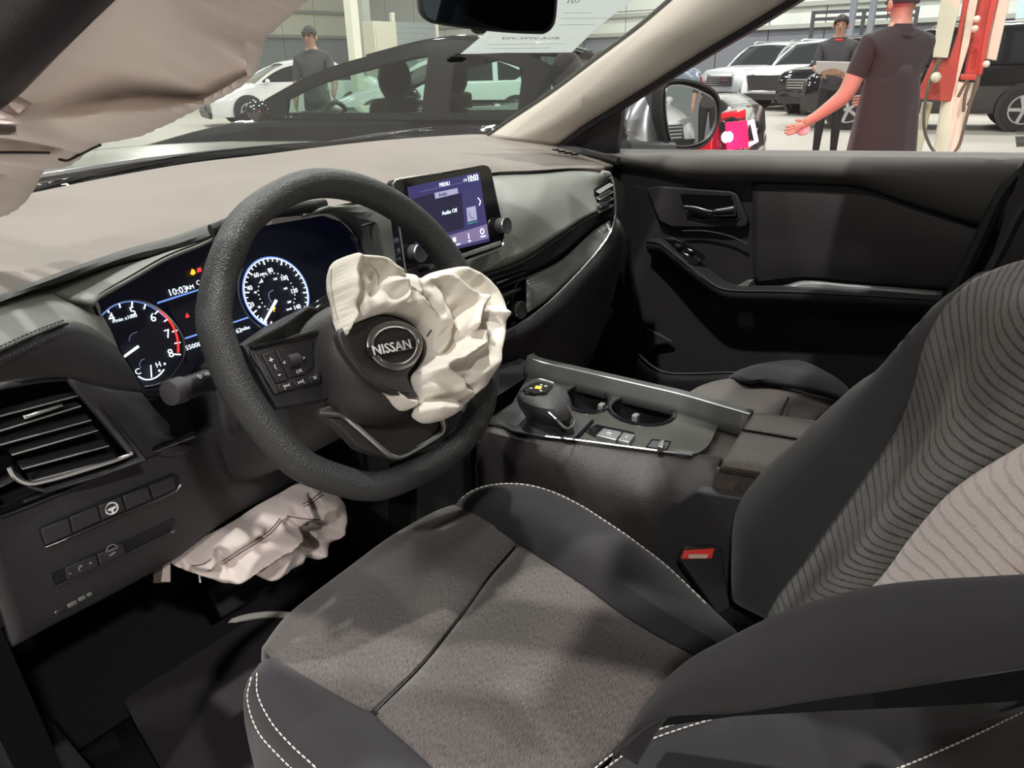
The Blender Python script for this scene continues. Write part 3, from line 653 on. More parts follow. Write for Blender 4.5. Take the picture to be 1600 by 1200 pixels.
strip('chevron', TF.poly([(747, 309), (751, 314.5), (749, 321)], .002), .0008, 'lit_white', scr, 5)
tile('phone_tile', [(729, 325), (743, 321.5), (745.5, 343), (731, 347)], 'screen_pale')
strip('phone_icon', TF.poly([(733.5, 330), (733.5, 336), (737, 340.5), (741, 341)], .002), .0009, 'lit_dim', scr, 5)
MB().bar(tp(731, 350), tp(746, 346), .0016, .0004, up=TF.n).build('teal_line', 'screen_teal', scr)
tile('icon', [(707, 372), (712, 370.5), (713, 377.5), (708, 379)], 'lit_white', .0018)
text('screen_text', 'i', .013, 'lit_white', scr, tp(732.5, 369, .0022), TF.x, TF.y, .0002, bold=.0003)
strip('gear_icon', [tp(753.4, 361.5, .002) + (TF.x * cos(t) + TF.y * sin(t)) * .0042 for t in [k * pi / 8 for k in range(16)]], .0008, 'lit_white', scr, 5, closed=True)
for s, x, y in (('Connections', 712, 382.5), ('Info', 734, 376.5), ('Settings', 755, 369)): text('screen_text', s, .0042, 'lit_white', scr, tp(x, y, .0022), TF.x, TF.y, .0002)
for px, py in ((781, 353), (646.6, 396)):
    kc = TF.p(px, py, 0)
    k = MB().lathe([(.0135, 0), (.0135, .013), (.0115, .016), (.010, .0155), (.004, .0155)], kc, TF.n, 24).build('knob', 'charcoal', ts)
    strip('knob_ring', [kc + TF.n * .0145 + (TF.x * cos(t) + TF.y * sin(t)) * .0128 for t in [k2 * pi / 14 for k2 in range(28)]], .0012, 'satin_metal', k, 6, closed=True)
plate('power_icon', TF.poly([(657, 397), (661, 395), (662, 400), (658, 401)], .0006), 'grey_print', ts, vec=-TF.n * .0005)
for k in range(4):
    x0, y0 = 716 + 17.2 * k, 399.5 - 5.9 * k
    plate('button', TF.poly([(x0, y0), (x0 + 15.8, y0 - 5.4), (x0 + 17.3, y0 + .5), (x0 + 1.5, y0 + 6)], .004), 'soft_grey', ts, vec=-TF.n * .004, bevel=.0008)
strip('lower_bezel_chrome', TF.poly([(718, 411), (752, 399.5), (778, 390.5), (785, 385), (787.5, 374)], .003), .002, 'chrome', ts, 8, N=24)
pb = plate('port_panel', TF.poly([(634, 424), (660, 413), (692, 412), (694, 430), (650, 440), (640, 440)], .003), 'black_plastic', ts, vec=-TF.n * .004, bevel=.001)
plate('usb_port', TF.poly([(655, 421), (666, 417.5), (668, 422), (657, 426)], .0045), 'dark_recess', pb, vec=-TF.n * .002)
plate('usb_port', TF.poly([(670, 417), (678, 414.5), (679, 419), (672, 421.5)], .0045), 'dull_metal', pb, vec=-TF.n * .002)
# ---------------------------------------------------------------- steering wheel
WH = Frame((-.38, .59, 1.06), (0, -cos(radians(25)), sin(radians(25))))
sw = thing('steering_wheel', 'black flat-bottomed leather steering wheel in front of the driver seat', 'steering wheel', (-.38, .59, 1.06))
ro = [(-.1755, .102), (-.114, .175), (-.055, .203), (.002, .212), (.06, .20), (.113, .168), (.155, .118), (.175, .062), (.176, .0), (.165, -.06), (.13, -.112), (.083, -.14), (.029, -.151), (-.031, -.149), (-.074, -.141), (-.11, -.12), (-.157, -.073), (-.183, .004), (-.186, .05)]
rp = spl2(ro, 96, True); n = len(rp); cen = []
for i in range(n):
    tx, ty = rp[(i + 1) % n][0] - rp[i - 1][0], rp[(i + 1) % n][1] - rp[i - 1][1]; l = hypot(tx, ty)
    cen.append(WH.w(rp[i][0] + ty / l * .0155, rp[i][1] - tx / l * .0155, 0))
strip('rim', cen, .0155, 'wheel_leather', sw, 20, sec=(1.28, 1), ref=WH.n, closed=True)
def wp(px, py, off=0): return WH.p(px, py, off)
def wpl(name, pts, m, off, d, par=sw, bev=.003, **k): return plate(name, WH.poly(pts, off), m, par, vec=-WH.n * d, bevel=bev, **k)
sl = wpl('spoke', [(378, 535), (392, 543), (440, 530), (505, 508), (520, 560), (530, 620), (500, 628), (432, 640), (400, 580)], 'black_plastic', .002, .02, bev=.004)
wpl('spoke', [(640, 480), (700, 470), (728, 485), (735, 560), (726, 610), (700, 625), (640, 600)], 'black_plastic', .002, .02, bev=.004)
wpl('lower_spoke', [(495, 640), (560, 618), (650, 640), (705, 640), (702, 672), (690, 700), (620, 722), (560, 700), (530, 668)], 'hub_plastic', .0, .014, bev=.003)
strip('spoke_chrome', [wp(a, b, .003) for a, b in ((497, 645), (520, 647), (537, 650), (552, 662), (575, 682), (602, 706), (612, 713.5), (624, 714.5), (650, 702), (680, 684), (690, 676), (692, 666), (688, 650))], .0034, 'satin_metal', sw, 8, N=50)
# key pad on the left spoke
pad = wpl('key_pad', [(392, 546), (440, 533), (497, 521), (500, 560), (502, 597), (470, 606), (432, 616), (410, 580)], 'hub_plastic', .006, .006, bev=.002)
strip('pad_edge', [wp(a, b, .0075) for a, b in ((431, 615), (410, 580), (393, 546.5), (440, 533.5), (496, 521.5))], .0011, 'charcoal', pad, 6, N=30)
strip('pad_trim', [wp(a, b, .009) for a, b in ((392, 544), (420, 537.5), (450, 530), (497, 519.5))], .0022, 'gloss_black', pad, 6, N=20)
wpl('rocker', [(409.5, 553.6), (428.6, 547.6), (451, 594), (432, 599)], 'black_plastic', .009, .004, pad, .001)
wpl('button', [(431, 547), (488, 532), (491, 571), (476, 586), (452, 591)], 'black_plastic', .0085, .003, pad, .001)
wpl('button', [(434, 601), (455, 596), (460, 606), (437, 613)], 'black_plastic', .0085, .003, pad, .0008)
wpl('button', [(458, 595), (479, 590), (483, 600), (463, 605)], 'black_plastic', .0085, .003, pad, .0008)
wpl('button', [(482, 589), (500, 585), (501, 595), (486, 599)], 'black_plastic', .0085, .003, pad, .0008)
MB().tube([wp(450, 565, .010), wp(466, 561, .010)], .0065, 12).build('scroll_wheel', 'charcoal', pad)
for s, x, y, z in (('+', 424, 563, .010), ('-', 436, 584.5, .011), ('(', 430, 573, .006), ('OK', 467.8, 580, .0052), ('|<<', 448.3, 603, .0052), ('>>|', 470, 597, .0052), ('=', 492.5, 590.5, .008), ('<', 444.5, 567, .006), ('>', 475, 559.5, .006)):
    text('key_print', s, z, 'white_print', pad, wp(x, y, .0098), WH.x, WH.y, .0002)
# hub: dome behind, torn airbag cover in front
ce = WH.uv(585, 560, .0); hb = MB(); prof = [(1.0, -.03), (1.0, .0), (.97, .018), (.9, .03), (.78, .040), (.55, .046), (.2, .048)]
vs = []; fs = []; nn = 40
for f, h in prof:
    for k in range(nn):
        t = 2 * pi * k / nn; sq = (abs(cos(t)) ** 2.6 + abs(sin(t)) ** 2.6) ** (-1 / 2.6)
        vs.append(WH.w(ce[0] + .012 + .088 * f * sq * cos(t), ce[1] - .002 + .073 * f * sq * sin(t), h))
for i in range(len(prof) - 1):
    for k in range(nn): l = (k + 1) % nn; fs.append((i * nn + k, i * nn + l, (i + 1) * nn + l, (i + 1) * nn + k))
fs.append(tuple((len(prof) - 1) * nn + k for k in range(nn)))
obj('hub', vs, fs, 'hub_plastic', sw)
cover = wpl('airbag_cover', spl2([(530, 516), (550, 508), (575, 498), (598, 493), (625, 498), (645, 508), (660, 524), (663, 538), (656, 560), (645, 575), (638, 585), (642, 602), (655, 622), (640, 622), (621, 616), (598, 607), (573, 590), (552, 566), (535, 540)], 60, True), 'hub_plastic', .062, .012, bev=.003)
strip('cover_crease', [wp(a, b, .063) for a, b in ((560, 575), (575, 590), (600, 604), (628, 611), (640, 613))], .0009, 'charcoal', cover, 5, N=20)
EO = Frame(WH.p(614, 539, .064), WH.n)
rc = EO.uv(614, 538.5)
def el(px, py): return EO.p(px, py, .0)
ring = spl2([(616, 505.5), (636, 509), (651, 520), (657, 536), (653, 553), (640, 568), (620, 574), (600, 569), (586, 557), (578, 544), (580, 525), (594, 511)], 48, True)
strip('emblem_ring', [el(a, b) for a, b in ring], .0030, 'dull_metal', cover, 8, sec=(.5, 1), ref=WH.n, closed=True)
strip('emblem_edge', [EO.p(614.5 + (a - 614.5) * .86, 539 + (b - 539) * .86, .0025) for a, b in ring], .0009, 'chrome', cover, 6, closed=True)
bar = plate('emblem_bar', EO.poly([(574, 543), (649, 528), (651.5, 544), (577.5, 557.5)], .004), 'gloss_black', cover, vec=-WH.n * .005, bevel=.001)
bx = (EO.p(651, 536, 0) - EO.p(576, 550, 0)); by = EO.p(574, 543, 0) - EO.p(577.5, 557, 0)
text('emblem_letters', 'NISSAN', .0138, 'white_print', bar, EO.p(613, 543.2, .0048), bx, by, .0005, bold=.0001, sx=1.08)
# column, shroud and stalks
col = thing('steering_column', 'dark steering column shroud behind the steering wheel', 'steering column', (-.38, .75, .95))
q0 = WH.w(.0, .0, -.03); ax = -WH.n
cs = []
for d, w, h0, h1 in ((.0, .055, -.06, .055), (.06, .062, -.07, .062), (.17, .068, -.085, .07), (.30, .070, -.10, .075)):
    o = q0 + ax * d; cs.append([o + WH.x * a * w + WH.y * (h1 if b > 0 else -h0) * b for a, b in ((-1, -.75), (-1, .5), (-.72, .95), (0, 1), (.72, .95), (1, .5), (1, -.75), (.6, -1), (-.6, -1))])
G = [spl(r, 36, True) for r in cs]; n = 36
obj('shroud', [p for r in G for p in r], [(i * n + k, i * n + (k + 1) % n, (i + 1) * n + (k + 1) % n, (i + 1) * n + k) for i in range(3) for k in range(n)] + [tuple(range(n))], 'charcoal', col)
plate('shroud_arch', [atp(a, b, WH.w(0, 0, -.05), WH.n) for a, b in ((373, 545), (405, 524), (440, 506), (482, 476), (500, 480), (500, 520), (440, 540), (400, 552))], 'hub_plastic', col, vec=-WH.n * .10, bevel=.004)
stk = thing('light_stalk', 'black light stalk with white markings left of the steering column', 'stalk', tuple(at(272, 614, y=.74)))
a, b = at(276, 611, y=.745), at(430, 560, y=.80); dd = (b - a).normalized()
MB().tube([a, a.lerp(b, .2), a.lerp(b, .45), b], [.0125, .013, .0145, .014], 20).build('stalk_arm', 'black_plastic', stk)
MB().lathe([(.008, -.012), (.0135, -.0105), (.0145, -.004), (.0145, .008), (.012, .009)], a, dd, 24).build('stalk_knob', 'charcoal', stk)
up_ = (Vector((0, -.4, 1)) - dd * Vector((0, -.4, 1)).dot(dd)).normalized()
for s, x, f, h in (('D', .026, .5, .007), ('-O-', .038, .55, .006), ('A', .052, .6, .006), ('o', .046, .0, .005), ('=', .056, .1, .007), ('O', .060, -.3, .005)):
    fa = Vector((-.35, -1, .0)); fa = (fa - dd * fa.dot(dd) - up_ * fa.dot(up_)).normalized()
    nrm = (up_ * (.9 + f) + fa * .5).normalized()
    text('marking', s, h, 'white_print', stk, a + dd * x + nrm * .0146, dd, dd.cross(-nrm) if dd.cross(-nrm).z > 0 else dd.cross(nrm), .0002)
wst = thing('wiper_stalk', 'black wiper stalk just above the wheel hub', 'stalk', tuple(at(505, 485, y=.70)))
MB().tube([at(470, 512, y=.72), at(495, 490, y=.715), at(525, 470, y=.70), at(600, 440, y=.70)], [.013, .014, .013, .011], 16).build('stalk_arm', 'gloss_black', wst)

# ---------------------------------------------------------------- airbags
AB = Frame(WH.p(640, 530, .052), WH.n)
sa = thing('steering_airbag', 'deflated off-white airbag hanging crumpled out of the steering wheel hub', 'airbag', tuple(AB.o))
out = [(515, 415), (527, 405), (547, 407), (575, 411), (588, 419), (603, 430), (622, 435.5), (640, 441), (648, 440), (666, 428.5), (690, 424.5), (712, 431), (740, 451.6), (755, 470), (767, 488), (768, 512), (767, 540), (758, 562), (751, 592), (737, 621), (714, 640), (689, 657.7), (664, 663), (652, 658), (645, 645), (650, 633), (644, 612), (638, 590), (648, 578), (658, 562), (663, 538), (657, 520), (640, 504), (621, 496), (598, 493), (575, 499), (552, 508), (536, 517), (537, 532), (528, 527), (524, 505), (519, 472), (513, 450)]
folds = [([(527, 412), (520, 440), (524, 475)], .010, 9, 0), ([(547, 413), (575, 420), (583, 436)], .008, 10, 0),
  ([(577, 456), (592, 457), (599, 465), (598, 479), (590, 491)], .020, 7, 0), ([(606, 445), (607, 460), (609, 494)], -.022, 7, 0),
  ([(560, 440), (572, 452), (560, 470)], -.010, 9, 0), ([(536, 479), (543, 500), (541, 516)], -.010, 5, 0),
  ([(600, 428), (614, 455), (618, 480), (640, 500)], .012, 10, 0), ([(642, 480), (664, 501)], -.010, 3.5, 0), ([(650, 446), (667, 462), (688, 503)], -.012, 5, 0),
  ([(645, 443), (664, 448), (691, 470), (712, 482), (710, 496), (706, 520)], .018, 7, 0), ([(693, 490), (695, 515), (693, 535), (684, 557)], -.022, 8, 0),
  ([(690, 430), (725, 450), (740, 470), (751, 506), (749, 545), (742, 574), (717, 593)], .012, 12, 0), ([(724, 496), (728, 520), (722, 545)], -.014, 7, 0),
  ([(712, 482), (724, 496), (751, 506)], .010, 5, 0), ([(724, 530), (722, 545), (700, 557), (674, 574), (657, 577)], .024, 7, 0), ([(672, 560), (668, 545), (675, 525)], -.014, 8, 0),
  ([(643, 583), (669, 595), (686, 607), (688, 617), (700, 624)], .014, 6, 0), ([(700, 600), (694, 612), (712, 616)], -.012, 5, 0), ([(650, 629), (688, 627), (713, 636), (735, 618)], -.020, 5, 0), ([(655, 645), (680, 645)], .008, 8, 0), ([(758, 480), (762, 520), (752, 560)], -.008, 4, 0)]
cloth('bag', out, folds, AB, 'airbag_white', sa, step=3.6, puff=.030, edge=14, rough=.0012, nscale=.03, seed=3, back=.02)
cloth('bag_tail', [(590, 607), (605, 610), (622, 616), (645, 620), (646, 632), (640, 640), (627, 643), (617, 637), (607, 624)], [([(598, 612), (620, 628), (636, 634)], .008, 4, 0), ([(612, 615), (625, 625)], -.008, 3, 0)], Frame(WH.p(620, 625, .045), WH.n), 'airbag_white', sa, step=3, puff=.012, edge=8, rough=.001, back=.01, n=60)
strip('seam', oncloth(sa, ((580, 414), (588, 424), (592, 434), (591, 446))), .0005, 'seam_tan', sa, 4)
strip('seam', oncloth(sa, ((518, 420), (517, 445), (522, 475), (528, 500))), .0005, 'seam_tan', sa, 4)
strip('seam', oncloth(sa, ((640, 446), (655, 455), (668, 468), (676, 482))), .0005, 'seam_tan', sa, 4)
strip('tether_tag', oncloth(sa, ((667, 526), (671, 520), (674, 516))), .0008, 'seam_thread', sa, 4)
KB = Frame(at(400, 830, y=.83), (-.25, -1, .15))
ka = thing('knee_airbag', 'crumpled pinkish white knee airbag hanging under the dashboard', 'airbag', tuple(KB.o))
out = [(258, 872), (285, 856), (330, 832), (367, 812), (400, 790), (440, 768), (471, 752), (495, 760), (522, 770), (530, 778), (529, 795), (524, 812), (520, 825), (508, 838), (494, 852), (478, 864), (459, 874), (440, 886), (424, 895), (408, 898), (392, 893), (375, 887), (364, 894), (358, 902), (346, 897), (334, 900), (318, 896), (295, 890), (276, 882)]
folds = [([(344, 884), (362, 866), (390, 848), (420, 832), (440, 812)], 0.04025, 22.1, 1.3), ([(358, 896), (385, 880), (405, 870)], -0.023, 13.6, 1.3), ([(395, 893), (420, 870), (432, 845)], 0.0138, 17, 1.3),
  ([(345, 870), (365, 850), (395, 832)], -0.023, 13.6, 1.3), ([(455, 835), (475, 845), (490, 850)], 0.023, 13.6, 1.3), ([(452, 820), (470, 835), (468, 860)], -0.0253, 11.9, 1.3), ([(470, 850), (478, 862)], 0.023, 10.2, 1.3),
  ([(428, 800), (440, 806), (472, 810), (500, 812)], -0.0253, 11.9, 1.3), ([(470, 765), (474, 790), (472, 808)], -0.0207, 10.2, 1.3), ([(505, 820), (520, 812), (524, 800)], 0.0207, 17, 1.3), ([(475, 790), (500, 778), (515, 768)], 0.0092, 20.4, 1.3),
  ([(330, 850), (345, 868), (340, 885)], -0.0207, 13.6, 1.3), ([(280, 868), (300, 880), (330, 874)], -0.01725, 10.2, 1.3), ([(395, 820), (420, 805), (425, 790)], 0.01725, 17, 1.3), ([(400, 812), (390, 826), (410, 832)], -0.01725, 10.2, 1.3), ([(290, 862), (310, 866)], 0.0115, 13.6, 1.3), ([(455, 770), (462, 790), (440, 800)], 0.0161, 13.6, 1.3)]
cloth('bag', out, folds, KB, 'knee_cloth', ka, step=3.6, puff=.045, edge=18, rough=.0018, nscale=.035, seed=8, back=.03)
plate('tag', KB.poly([(240, 889), (258, 877), (267, 874), (267, 910), (240, 911)], .0), 'armrest_leather', ka, vec=-KB.n * .004)
plate('tag', KB.poly([(256, 880), (266, 875), (266, 909), (252, 909)], .003), 'knee_cloth', ka, vec=-KB.n * .003)
for pts in (((348, 882), (372, 866), (398, 850), (424, 832), (441, 812)), ((346, 878), (370, 862), (396, 846), (422, 828), (438, 810)), ((474, 792), (488, 785), (505, 772)), ((472, 788), (486, 781), (502, 768)), ((300, 884), (316, 882), (330, 874)), ((448, 806), (470, 810), (500, 812))):
    strip('seam', oncloth(ka, pts), .0007, 'seam_plum', ka, 4)
strip('pull_cord', KB.poly([(311, 893), (312, 902), (313, 910)], .0), .0012, 'white_print', ka, 5)
CB = Frame(at(230, 130, x=-.585), (-.88, -.46, .12))
ca = thing('curtain_airbag', 'large pinkish curtain airbag hanging from the roof rail above the driver door', 'airbag', tuple(CB.o))
out = [(430, -360), (840, -340), (680, -210), (560, -90), (525, -40), (486, 0), (466, 18), (437, 45), (415, 66), (411, 90), (405, 110), (385, 133), (350, 154), (315, 171), (280, 189), (245, 206), (206, 220), (163, 226), (135, 243), (108, 265), (90, 268), (66, 268), (63, 283), (49, 308), (35, 325), (21, 336), (0, 343), (-60, 365), (-120, 300), (-110, 200), (-60, 180), (0, 115), (60, 60), (110, 0), (190, -90), (290, -210)]
folds = [([(182, -20), (136, 70), (94, 108), (45, 140)], -0.0825, 46.8, 1.6), ([(200, 30), (160, 80), (150, 130), (80, 150)], 0.0675, 46.8, 1.6), ([(70, 150), (150, 142)], 0.045, 25.2, 1.6),
  ([(154, 150), (224, 100), (315, 72), (420, 40)], 0.0675, 61.2, 1.6), ([(31, 171), (90, 172), (147, 165), (230, 145), (315, 150), (390, 110)], -0.075, 39.6, 1.6), ([(152, 150), (148, 170), (152, 222)], 0.033, 18, 1.6),
  ([(70, 205), (110, 212), (152, 224)], 0.045, 16.2, 1.6), ([(75, 215), (95, 240), (106, 262)], 0.042, 16.2, 1.6), ([(85, 225), (120, 232), (145, 235)], -0.045, 14.4, 1.6), ([(40, 190), (70, 195), (130, 196)], -0.03, 18, 1.6),
  ([(0, 238), (40, 239), (80, 240)], -0.03, 9, 1.6), ([(0, 255), (50, 258), (100, 262)], 0.03, 16.2, 1.6), ([(0, 272), (60, 270)], -0.033, 12.6, 1.6), ([(0, 300), (30, 300), (38, 310)], 0.027, 21.6, 1.6), ([(190, 130), (260, 120), (330, 110)], -0.0225, 28.8, 1.6), ([(420, -20), (350, 40), (250, 70)], 0.03, 43.2, 1.6)]
cloth('curtain', out, folds, CB, 'curtain_cloth', ca, step=9, puff=.055, edge=45, rough=.002, nscale=.008, seed=5, back=.02)
strip('seam', oncloth(ca, ((-20, 239), (0, 238), (40, 238), (78, 238.5))), .0010, 'seam_thread', ca, 5)
strip('seam', oncloth(ca, ((92, 249), (104, 251), (120, 244), (140, 234), (158, 226))), .0010, 'seam_thread', ca, 5)
# ---------------------------------------------------------------- driver seat
knit('seat_knit', (.128, .114, .107), (.032, .027, .027), (.94, .33, 0), (-.33, .94, 0), 170, 900, .5, .46, .16)
rib_knit('back_knit', (.135, .126, .117), (.022, .02, .02), 46, 10)
rib_knit('near_knit_lit', (.27, .228, .21), (.19, .16, .148), 20, 3.5)  # the backrest knit in a paler, lit colour with softened ribs
ds = thing('driver_seat', 'grey knit driver seat with black bolsters in the foreground', 'car seat', (-.38, .3, .45))
f1 = rail('z', (409, 1012), (450, 960), (540, 890), (620, 832), (690, 795), (722, 788), v=.755)
f0 = [p + Vector((.0, .012, -.06)) for p in f1]
fa = rail('z', (418, 1020), (475, 965), (560, 898), (640, 842), (705, 808), (728, 793), v=.772)
f2 = rail('z', (432, 1029), (520, 962), (600, 905), (680, 850), (735, 818), (752, 803), v=.783)
f25 = rail('z', (505, 1070), (590, 998), (665, 930), (720, 880), (765, 842), (785, 826), v=.786)
sl1 = rail('z', (577, 1108), (655, 1033), (715, 958), (758, 900), (792, 860), (806, 844), v=.784)
sl2 = rail('z', (585, 1115), (660, 1040), (720, 965), (763, 905), (797, 866), (812, 848), v=.774)
sl3 = rail('z', (593, 1121), (667, 1047), (726, 972), (770, 911), (803, 872), (820, 853), v=.784)
f4 = rail('z', (640, 1160), (745, 1075), (820, 1000), (870, 945), (902, 918), (915, 908), v=.786)
f5 = rail('z', (695, 1212), (840, 1120), (930, 1045), (985, 1005), (1000, 993), (1012, 985), v=.785)
f6 = rail('z', (770, 1290), (930, 1195), (1020, 1110), (1070, 1060), (1085, 1042), (1100, 1030), v=.778)
patch('cushion_front', [[p + Vector((0, .0, -.12)) for p in f0], f0, f1, fa, f2, f25, sl1, sl2], 'seat_knit', ds, 44, 40, solid=.01)
patch('cushion_rear', [sl2, sl3, f4, f5, f6], 'seat_knit', ds, 44, 36, solid=.01)
# right bolster
ri = [at(*p) if 0 else at(p[0], p[1], z=p[2]) for p in ((712, 789, .762), (735, 805, .775), (760, 818, .782), (800, 842, .786), (850, 874, .787), (912, 914, .787), (975, 962, .787), (1040, 1000, .785), (1100, 1032, .78), (1160, 1090, .775))]
rm = [at(p[0], p[1], z=p[2]) for p in ((718, 782, .775), (742, 785, .795), (775, 785, .81), (820, 797, .82), (870, 825, .825), (925, 862, .828), (985, 910, .828), (1045, 950, .825), (1110, 990, .815), (1165, 1040, .80))]
ro_ = [at(p[0], p[1], z=p[2]) for p in ((716, 781, .77), (735, 767, .785), (762, 757.5, .80), (805, 754, .815), (850, 762, .82), (900, 784, .822), (950, 815, .822), (995, 846, .822), (1050, 890, .82), (1150, 985, .80))]
rd = [p + Vector((.012, .004, -.03)) for p in ro_]
_, RBG = patch('right_bolster', [[p + Vector((0, 0, -.01)) for p in ri], ri, rm, ro_, rd, [p + Vector((.015, .01, -.13)) for p in rd]], 'bolster_cloth', ds, 44, 26, solid=.01, ori=.27)
stitches('stitching', [q for q in ((lambda h: nearer(h, .002) if h else None)(onmesh(RBG, p[0], p[1])) for p in ((721, 779), (735, 769), (762, 759), (805, 756), (850, 764), (900, 786), (950, 817), (995, 848), (1050, 892), (1110, 950))) if q], 'stitch_white', ds, .0085, .006, .0011)
# left bolster
li = rail('z', (430, 1027), (470, 1047), (510, 1069), (585, 1114), (640, 1158), (695, 1211), (770, 1290), v=.779)
l1 = rail('z', (420, 1029), (442, 1062), (478, 1105), (535, 1168), (580, 1220), (630, 1270), (690, 1350), v=.795)
l2 = [at(p[0], p[1], z=p[2]) for p in ((416, 1029, .782), (403, 1052, .785), (404, 1085, .786), (425, 1128, .787), (455, 1163, .787), (505, 1210, .787), (570, 1290, .785))]
l3 = [at(p[0], p[1], z=p[2]) for p in ((414, 1029, .776), (394, 1058, .77), (388, 1092, .77), (404, 1142, .77), (438, 1182, .77), (490, 1232, .77), (545, 1300, .77))]
l4 = [at(p[0], p[1], z=p[2]) for p in ((413, 1030, .765), (388, 1068, .745), (381, 1102, .735), (386, 1150, .72), (402, 1205, .70), (430, 1270, .70), (470, 1340, .70))]
patch('left_bolster', [[p + Vector((0, 0, -.012)) for p in li], li, l1, l2, l3, l4, [p + Vector((.01, 0, -.2)) for p in l4]], 'bolster_cloth', ds, 36, 30, solid=.01)
stitches('stitching', [p + Vector((-.001, 0, .0012)) for p in l2[1:]], 'stitch_white', ds, .0075, .0054, .0009)
stitches('stitching', [p + Vector((-.001, 0, .0008)) for p in l3[1:]], 'stitch_white', ds, .0075, .0054, .0009)
strip('piping', [p + Vector((0, 0, .001)) for p in li], .0014, 'seat_dark', ds, 6, N=30)
strip('piping', [p + Vector((0, 0, .001)) for p in ri], .0012, 'seat_dark', ds, 6, N=30)
# rear outer corner of the cushion, below the backrest
o1 = rail('z', (880, 1275), (945, 1205), (980, 1158), (1020, 1136), (1070, 1121), (1150, 1113), (1300, 1105), (1450, 1097), (1620, 1085), v=.79)
o2 = rail('z', (930, 1300), (1000, 1235), (1060, 1190), (1130, 1165), (1220, 1150), (1330, 1145), (1450, 1140), (1560, 1120), (1640, 1100), v=.805)
o3 = rail('z', (1050, 1330), (1120, 1290), (1200, 1262), (1290, 1240), (1380, 1212), (1450, 1183), (1520, 1152), (1600, 1113), (1650, 1092), v=.80)
patch('outer_bolster', [[p + Vector((.05, .0, -.03)) for p in o1], o1, o2, o3, [p + Vector((-.03, -.0, -.05)) for p in o3], [p + Vector((-.035, -.01, -.2)) for p in o3]], 'bolster_cloth', ds, 36, 24, solid=.008)
stitches('stitching', rail('z', (944, 1202), (1000, 1163), (1060, 1140), (1128, 1119), v=.800), 'stitch_white', ds, .0062, .0046, .0008)
stitches('stitching', rail('z', (905, 1222), (955, 1180), (1005, 1150), (1068, 1126), v=.798), 'stitch_white', ds, .0062, .0046, .0008)
stitches('stitching', [p + Vector((0, 0, .0015)) for p in o3[4:]], 'stitch_white', ds, .0062, .0046, .0009)
plate('seat_base', [Vector((-.58, .62, .70)), Vector((-.14, .62, .70)), Vector((-.10, -.05, .70)), Vector((-.58, -.05, .70))], 'seat_dark', ds, vec=(0, 0, -.2))
# backrest
e0 = [at(p[0], p[1], x=p[2]) for p in ((1150, 925, -.16), (1144, 880, -.145), (1148, 800, -.135), (1188, 740, -.14), (1250, 681, -.15), (1330, 606, -.165), (1390, 566, -.18), (1452, 528, -.20), (1540, 470, -.20), (1640, 420, -.2))]
e1 = [at(p[0], p[1], x=p[2]) for p in ((1195, 968, -.215), (1215, 930, -.215), (1255, 880, -.215), (1290, 830, -.215), (1340, 762, -.22), (1400, 672, -.225), (1428, 602, -.23), (1442, 543, -.235), (1468, 485, -.24), (1520, 434, -.24))]
ebk = [a + Vector((.05, -.06, -.01)) for a in e0]
em = [a.lerp(b, .5) + Vector((-.005, .018, .0)) for a, b in zip(e0, e1)]
patch('inner_bolster', [ebk, [a + Vector((.012, -.012, 0)) for a in e0], e0, em, e1, [p + Vector((-.01, -.012, 0)) for p in e1]], 'bolster_cloth', ds, 44, 26, solid=.01)
e1b = [at(p[0], p[1], x=p[2]) for p in ((1195, 968, -.215), (1215, 930, -.215), (1255, 880, -.215), (1290, 830, -.215), (1340, 762, -.22), (1400, 672, -.225), (1428, 602, -.23), (1442, 543, -.235), (1468, 488, -.24), (1512, 441, -.25), (1560, 418, -.27), (1605, 404, -.30), (1680, 385, -.33))]
c1 = [at(p[0], p[1], x=p[2]) for p in ((1215, 968, -.27), (1245, 930, -.27), (1290, 880, -.27), (1330, 830, -.275), (1385, 755, -.28), (1450, 660, -.29), (1482, 590, -.30), (1500, 540, -.30), (1525, 497, -.31), (1560, 462, -.33), (1600, 440, -.35), (1640, 425, -.36), (1700, 410, -.38))]
c2 = [at(p[0], p[1], x=p[2]) for p in ((1260, 962, -.36), (1290, 925, -.36), (1335, 880, -.365), (1385, 825, -.37), (1450, 740, -.38), (1515, 650, -.39), (1550, 590, -.40), (1580, 545, -.41), (1610, 505, -.42), (1650, 475, -.43), (1690, 460, -.44), (1730, 445, -.45), (1780, 430, -.46))]
c3 = [at(p[0], p[1], x=p[2]) for p in ((1340, 930, -.47), (1365, 905, -.47), (1400, 870, -.475), (1440, 820, -.48), (1500, 755, -.49), (1600, 672, -.50), (1650, 625, -.51), (1700, 580, -.52), (1740, 550, -.52), (1780, 525, -.52), (1800, 510, -.52), (1830, 490, -.52), (1880, 470, -.52))]
patch('backrest', [e1b, c1, c2, [p + Vector((.02, -.035, 0)) for p in c3]], 'back_knit', ds, 44, 30, solid=.012)
n0 = [at(p[0], p[1], x=p[2]) for p in ((1330, 940, -.47), (1373, 905, -.48), (1427, 833, -.49), (1493, 762, -.50), (1600, 693, -.51), (1720, 620, -.52))]
n1 = [at(p[0], p[1], x=p[2]) for p in ((1380, 960, -.56), (1440, 905, -.56), (1500, 850, -.565), (1570, 790, -.57), (1660, 730, -.58), (1760, 670, -.58))]
n2 = [at(p[0], p[1], x=p[2]) for p in ((1450, 990, -.62), (1530, 930, -.62), (1600, 880, -.62), (1680, 830, -.62), (1760, 780, -.62), (1850, 720, -.62))]
patch('outer_bolster_face', [[p + Vector((.012, -.01, 0)) for p in n0], n0, n1, n2], 'near_knit_lit', ds, 30, 20, solid=.01)
